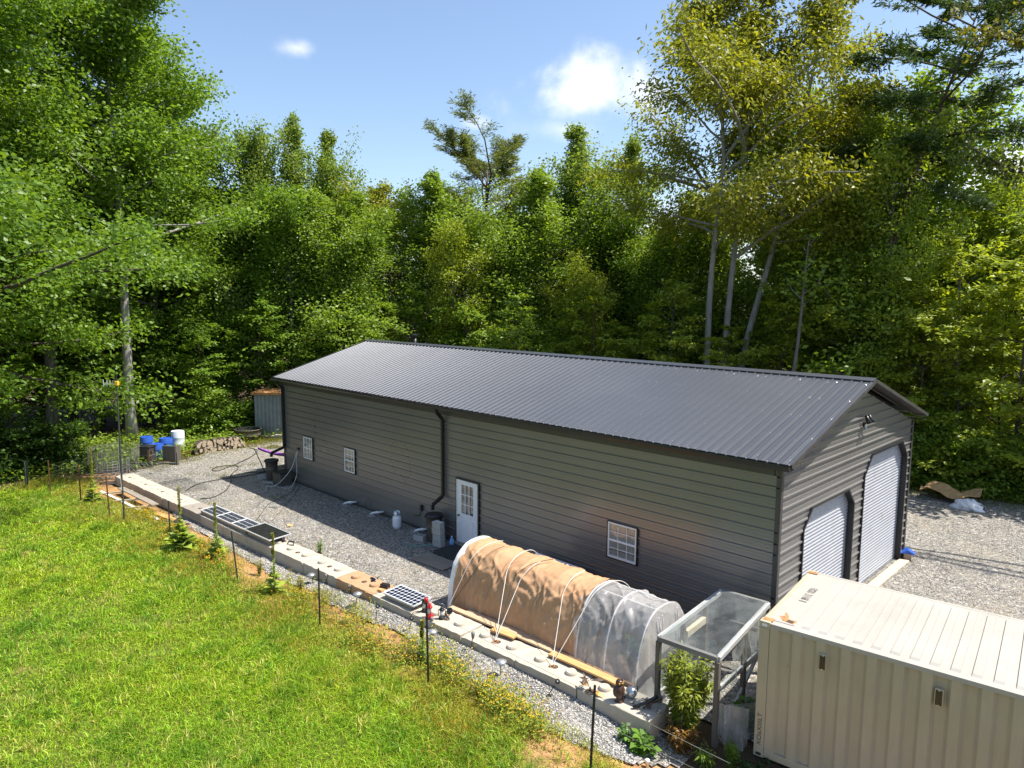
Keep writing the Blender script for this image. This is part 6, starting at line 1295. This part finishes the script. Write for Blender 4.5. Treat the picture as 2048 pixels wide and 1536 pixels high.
def tree(name, label, proto, x, y, H, color, bk='bark_grey', rz=None, wide=1., group=None, cat='tree', cname='crown', tname='trunk'):
    wm, lm = PROTO[proto]; key = proto if proto in HP else proto[0]; s = H / HP[key]; z = float(height(x, y))
    t_ = thing(name, label, cat, (x, y, z), rnd.uniform(0, 6.28) if rz is None else rz, group)
    a = link(tname, wm, t_); b = link(cname, lm, t_)
    if not wm.materials: wm.materials.append(None)
    a.material_slots[0].link = 'OBJECT'; a.material_slots[0].material = M[bk]
    sc = (s ** .55 * wide,) * 2 + (s,)
    a.scale = sc; b.scale = sc; b.color = (*color, 1); return t_
G1 = (.135, .235, .030); G2 = (.175, .285, .036); G3 = (.220, .320, .044); G4 = (.250, .335, .044); GO = (.260, .275, .042); GY = (.315, .380, .046); GB = (.220, .305, .070); GP = (.175, .210, .065)
GD = (.055, .11, .02)  # darkened leaf green: canopy shade put into the left bushes' colour
gl_ = 'trees at the edge of the wood'
TR = [('broadleaf_tree', 'dense dark green tree at the far left edge, cut by the frame', 'A1', -28.6, -11.6, 23, G1, 'bark_dark', 1.0), ('broadleaf_tree', 'dense green tree, second from the left frame edge', 'A2', -31.4, -9.6, 25.5, G2, 'bark_dark', .95), ('broadleaf_tree', 'tall dense green tree behind and left of the pale trunk', 'A1', -36.6, -5.3, 26.5, G2, 'bark_grey', 1.),
 ('broadleaf_tree', 'tall green tree whose thick pale grey trunk stands behind the mast', 'T', -34.6, -2.1, 24.5, G2, 'bark_pale', 1.), ('broadleaf_tree', 'bright green tree sloping down right of the pale trunk', 'A2', -39.0, .8, 20.5, G2, 'bark_grey', .9), ('broadleaf_tree', 'green tree with rounded right flank left of the two narrow poplars', 'A1', -42.5, 4.6, 16.0, G2, 'bark_dark', .85),
 ('broadleaf_tree', 'thin-topped tree left of the two narrow poplars', 'C2', -37.9, 6.2, 16.6, GB, 'bark_grey', .7), ('poplar_tree', 'narrow pointed poplar, left one of the pair', 'B1', -36.9, 8.7, 18.4, GB, 'bark_brown', .72), ('poplar_tree', 'narrow pointed poplar, right one of the pair', 'B2', -34.9, 10.7, 17.8, GB, 'bark_brown', .72),
 ('broadleaf_tree', 'olive green tree just right of the narrow poplar pair', 'C1', -34.0, 12.9, 14.4, GO, 'bark_brown', .85), ('broadleaf_tree', 'green tree before the narrow poplar pair', 'C3', -30.4, 9.2, 11.9, G3, 'bark_grey', .9), ('broadleaf_tree', 'green tree behind the grey shed', 'C2', -33.6, 6.8, 12.7, G2, 'bark_grey', .9),
 ('broadleaf_tree', 'small distant olive tree in the dip of the treeline', 'P1', -38.0, 18.6, 12.4, GP, 'bark_brown', .8), ('broadleaf_tree', 'pointed green tree left of the pine', 'B1', -29.5, 14.4, 14.9, G3, 'bark_grey', 1.05), ('pine_tree', 'open-crowned pine rising above the middle treeline', 'P1', -30.6, 19.6, 16.4, GP, 'bark_brown', 1.3),
 ('broadleaf_tree', 'bright yellow-green tree before the pine', 'C3', -26.4, 13.4, 11.0, GY, 'bark_grey', .85), ('broadleaf_tree', 'green tree right of and below the pine', 'C1', -25.4, 16.9, 11.2, G3, 'bark_grey', .9), ('poplar_tree', 'bushy pale green tree before the tall poplar at centre', 'B1', -23.7, 18.7, 15.0, G3, 'bark_grey', 1.15), ('poplar_tree', 'tall loose-topped poplar beside the cloud at centre', 'B2', -25.7, 23.3, 18.6, GB, 'bark_grey', 1.0),
 ('broadleaf_tree', 'low bright green tree above the middle of the roof', 'C3', -20.8, 18.6, 9.0, GY, 'bark_grey', .8), ('poplar_tree', 'slender sparse poplar left of the big yellowish tree', 'B2', -21.2, 24.0, 17.4, GB, 'bark_dark', .9), ('broadleaf_tree', 'green tree under the left side of the big yellowish tree', 'C1', -18.4, 23.8, 11.6, G3, 'bark_dark', .95),
 ('hickory_tree', 'huge yellowish-green tree with several leaning grey trunks', 'H', -12.3, 20.0, 24.3, (.270, .285, .032), 'bark_pale', 1.), ('broadleaf_tree', 'green tree behind the leaning grey trunks', 'C2', -17.0, 27.8, 13.2, G3, 'bark_dark', 1.), ('broadleaf_tree', 'tall bright green tree right of the big yellowish tree', 'C3', -10.6, 27.3, 17.6, G3, 'bark_grey', 1.05), ('broadleaf_tree', 'tall green tree behind the bare grey trunk', 'C1', -7.4, 25.6, 18.0, G4, 'bark_grey', 1.15),
 ('broadleaf_tree', 'tall full green tree behind the reddish leaning trunk', 'C3', -5.2, 26.6, 16.8, G3, 'bark_grey', 1.2), ('pine_tree', 'tall leaning pine with flat spreading top at upper right', 'P2', -6.4, 21.6, 20.5, (.060, .105, .030), 'bark_brown', 1.), ('broadleaf_tree', 'slim tree with grey trunk just right of the reddish trunk', 'C2', -4.7, 21.7, 14.6, G4, 'bark_grey', .8), ('dead_tree', 'bare forked grey trunk standing behind the roof', 'N', -7.3, 17.9, 10.6, G2, 'bark_grey', 1.),
 ('broadleaf_tree', 'yellow-green tree sloping down toward the right frame edge', 'C1', -2.3, 30.1, 13.6, GY, 'bark_grey', 1.2), ('broadleaf_tree', 'rounded green tree at the right frame edge', 'C3', .6, 27.4, 11.6, G4, 'bark_dark', 1.1), ('broadleaf_tree', 'thin tree with grey stem right of the building gable', 'E1', -1.4, 21.2, 9.4, GY, 'bark_grey', 1.1), ('broadleaf_tree', 'small tree with dark stem nearest the right frame edge', 'E2', .9, 19.8, 9.6, GY, 'bark_dark', 1.1)]
for i, q in enumerate(TR): tree(q[0], q[1], q[2], q[3], q[4], q[5], q[6], q[7], rz=0. if q[2] in ('H', 'P2') else .9 * i, wide=q[8], group=gl_)
US = [(-2.6, 19.9, 7.6), (-4.4, 20.2, 6.6), (-6.2, 20.8, 8.6), (-9.4, 20.4, 7.8), (-11.5, 18.9, 6.0), (-14.2, 18.2, 7.8), (-16.6, 18.6, 6.4), (-19.1, 17.4, 7.4), (-22.2, 14.8, 7.6), (-24.4, 13.2, 6.8), (-27.6, 10.8, 7.8), (-29.8, 8.1, 6.4), (-33.4, 4.4, 7.2), (-34.0, 1.4, 5.2), (-36.2, -4.0, 5.4), (-33.0, -7.6, 6.2), (-30.6, -9.6, 5.2), (2.4, 19.3, 7.0), (3.8, 21.0, 9.0), (-.2, 22.8, 8.0), (-37.5, -.6, 6.4), (-30.2, -12.0, 6.0)]
UL = ['lacy yellow-green understory tree right beside the gable end', 'lacy understory tree just behind the roof ridge at the gable', 'yellow-green understory tree behind the reddish trunk base', 'understory tree behind the bare forked trunk', 'low understory tree right of the leaning trunks', 'understory tree left of the leaning trunks', 'understory tree above the roof, a third from its right end', 'bright understory tree above the middle of the roof', 'understory tree above the roof left of centre', 'understory tree above the roof below the pine', 'understory tree behind the flue pipe', 'understory tree above the far roof corner', 'understory tree left of the grey shed', 'low understory tree behind the stock tank', 'low dark understory tree left of the pale trunk', 'dark understory tree behind the far fence posts', 'pale green understory tree at the left frame edge', 'understory tree at the right frame edge over the white bag', 'understory tree just outside the right frame edge', 'understory tree in the gap right of the thin grey stem', 'dark understory tree behind the pale trunk', 'green understory tree cut by the left frame edge']
for i, ((x, y, H), l) in enumerate(zip(US, UL)): tree('understory_tree', l, 'E1' if i % 2 else 'E2', x, y, H, GY if (x > -20) else (G3 if x > -32 else G2), 'bark_dark', wide=1.05, group='understory trees along the wood edge')
# the wood behind: indistinct trees that fill the gaps
g = random.Random(31); bgp = []
for i in range(44):
    t_ = i / 43; a = (-46 + 56 * t_, -14 + 0 * t_)
    x = -50 + 60 * t_; y = np.interp(t_, [0, .15, .35, .55, .75, 1], [-16, 2, 18, 30, 34, 36]) + g.uniform(-3, 5); bgp.append((x + g.uniform(-2, 2), float(y)))
for i, (x, y) in enumerate(bgp): tree('wood_tree', 'indistinct tree deep in the wood behind the front row', ('C1', 'C3', 'C2')[i % 3], x, y, g.uniform(10.5, 14.0) if -44 < x < 6 else 13., (G1, G2, G3)[i % 3], 'bark_dark', wide=1.15, group='trees deep in the wood')
for i in range(14):
    x = -37 - g.uniform(0, 8); y = -14 + i * 1.5; tree('wood_tree', 'indistinct tree deep in the wood behind the front row', ('C1', 'A2', 'C3')[i % 3], x, y, g.uniform(12, 18), G1, 'bark_dark', wide=1., group='trees deep in the wood')
# bushes along the edge
BU = [(x, np.interp(x, [-3, 0, 3, 8], [18.3, 19.0, 19.5, 20.0]) + g.uniform(-.2, .9)) for x in np.arange(-3.6, 6, .62)] + [(x, np.interp(x, [-30, -26, -22], [4.6, 9.5, 12]) + g.uniform(0, .8)) for x in np.arange(-29.4, -24, .8)] + [(-33.0 + g.uniform(-.6, .4), y) for y in np.arange(.2, 4.0, .6)] + [(np.interp(y, [-14, -7, -3.5, -1], [-29, -29.8, -31.2, -32.6]) + g.uniform(-.9, .3), y) for y in np.arange(-13.5, -5.5, .9)]
for i, (x, y) in enumerate(BU):
    lab = 'leafy bush in the green bank right of the gable' if x > -5 else ('leafy bush behind the building at the far gravel edge' if y > 4.5 else ('leafy bush between the firewood pile and the wood' if y > 0 else 'leafy bush in the shade at the left wood edge'))
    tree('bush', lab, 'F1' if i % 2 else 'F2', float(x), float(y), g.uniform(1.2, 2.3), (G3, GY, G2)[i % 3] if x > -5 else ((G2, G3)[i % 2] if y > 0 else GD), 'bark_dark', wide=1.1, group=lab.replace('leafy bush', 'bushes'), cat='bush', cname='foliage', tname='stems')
# ground cover under the trees
P = np.concatenate([region(26000, -4, 9, 16.6, 21, g := np.random.default_rng(77)), region(26000, -36, -26, -14, 5, g), region(16000, -30, -4, 8, 22, g)]); P = P[visible(np.c_[P, 0 * P[:, 0]], .06)]
P = P[(gravel_mask(P[:, 0], P[:, 1]) < -.15) & ~((P[:, 1] < -4.5) & (P[:, 0] > -28.5))]; n = len(P); z = height(P[:, 0], P[:, 1]) + g.random(n) ** 1.5 * .5; az = g.uniform(0, 6.28, n); l = g.uniform(.10, .22, (n, 1))
V = quads(np.c_[P, z], np.c_[np.cos(az), np.sin(az), g.normal(0, .3, n)], np.c_[g.normal(0, .4, (n, 2)), np.ones(n)], l, l * .32, .1)
tag(leaves_obj('undergrowth', [(V, g.random(n))], 'leaf', color=G3), 'low leafy undergrowth covering the ground at the wood edge', 'undergrowth', kind='stuff')
# overhanging boughs of a tree that stands outside the frame on the right
def bough(t_, pts, n, seed, color):
    g = np.random.default_rng(seed); MB().tube(pts, [.07 * (1 - .8 * i / len(pts)) for i in range(len(pts))], 6).build('bough', 'bark_dark', t_); Q = np.array(pts, float); parts = []
    for k in range(n):
        q = g.random() ** .8 * (len(Q) - 1); i0 = min(int(q), len(Q) - 2); p0 = Q[i0] + (Q[i0 + 1] - Q[i0]) * (q - i0); td = g.normal(0, 1, 3) * np.array([1, 1, .35]); td /= np.linalg.norm(td); m_ = 34
        P = p0 + td * (g.random(m_) * .9)[:, None] + g.normal(0, .13, (m_, 3)) * np.array([1, 1, .6]); A = g.normal(0, 1, (m_, 3)); A[:, 2] -= .4; A /= np.linalg.norm(A, axis=1)[:, None]; l = .17 * g.uniform(.6, 1.3, (m_, 1)); parts.append((quads(P, A, g.normal(0, .5, (m_, 3)) + np.array([0, 0, .8]), l, l * .26, .1), g.random(m_)))
    leaves_obj('leaves', parts, 'leaf', t_, tuple(-wloc(t_)), color)
def at_depth(px, py, d): return tuple(CP + ray(px, py) * d)
ob = thing('broadleaf_tree', 'boughs of a tree reaching in from the right frame edge', 'tree', (12.0, 16.0, 0), 0, gl_)
MB().tube([(12, 16, -.2), (11.9, 16, 7), (11.8, 16.1, 14), (11.9, 16.2, 19)], [.32, .27, .2, .1], 10).build('trunk', 'bark_grey', ob)
c_ = (.15, .15, .025)
tr_ = Vector((9.85, 12.05, 0))
bough(ob, [(11.8, 16.1, 15.0), at_depth(2180, 130, 22), at_depth(2060, 88, 22), at_depth(1985, 72, 22), at_depth(1900, 30, 22.5)], 30, 1, c_); bough(ob, [(11.8, 16.1, 11.5), at_depth(2170, 390, 21.5), at_depth(2060, 350, 21.5), at_depth(2000, 330, 21.8), at_depth(1935, 290, 22)], 40, 2, (.09, .12, .03)); bough(ob, [(11.8, 16.1, 16.5), at_depth(2200, -10, 22), at_depth(2080, -30, 22), at_depth(2030, 10, 22)], 6, 3, c_)
bough(ob, [(11.8, 16.1, 17.5), (13, 17, 19.5), (14, 18, 20.5)], 120, 4, c_); bough(ob, [(11.8, 16.1, 14.5), (13.5, 16, 15.5), (15, 15.5, 16)], 120, 5, c_)

S.render.engine = 'CYCLES'
S.cycles.max_bounces = 8; S.cycles.diffuse_bounces = 3; S.cycles.glossy_bounces = 3; S.cycles.transmission_bounces = 4; S.cycles.transparent_max_bounces = 10
S.cycles.caustics_reflective = False; S.cycles.caustics_refractive = False
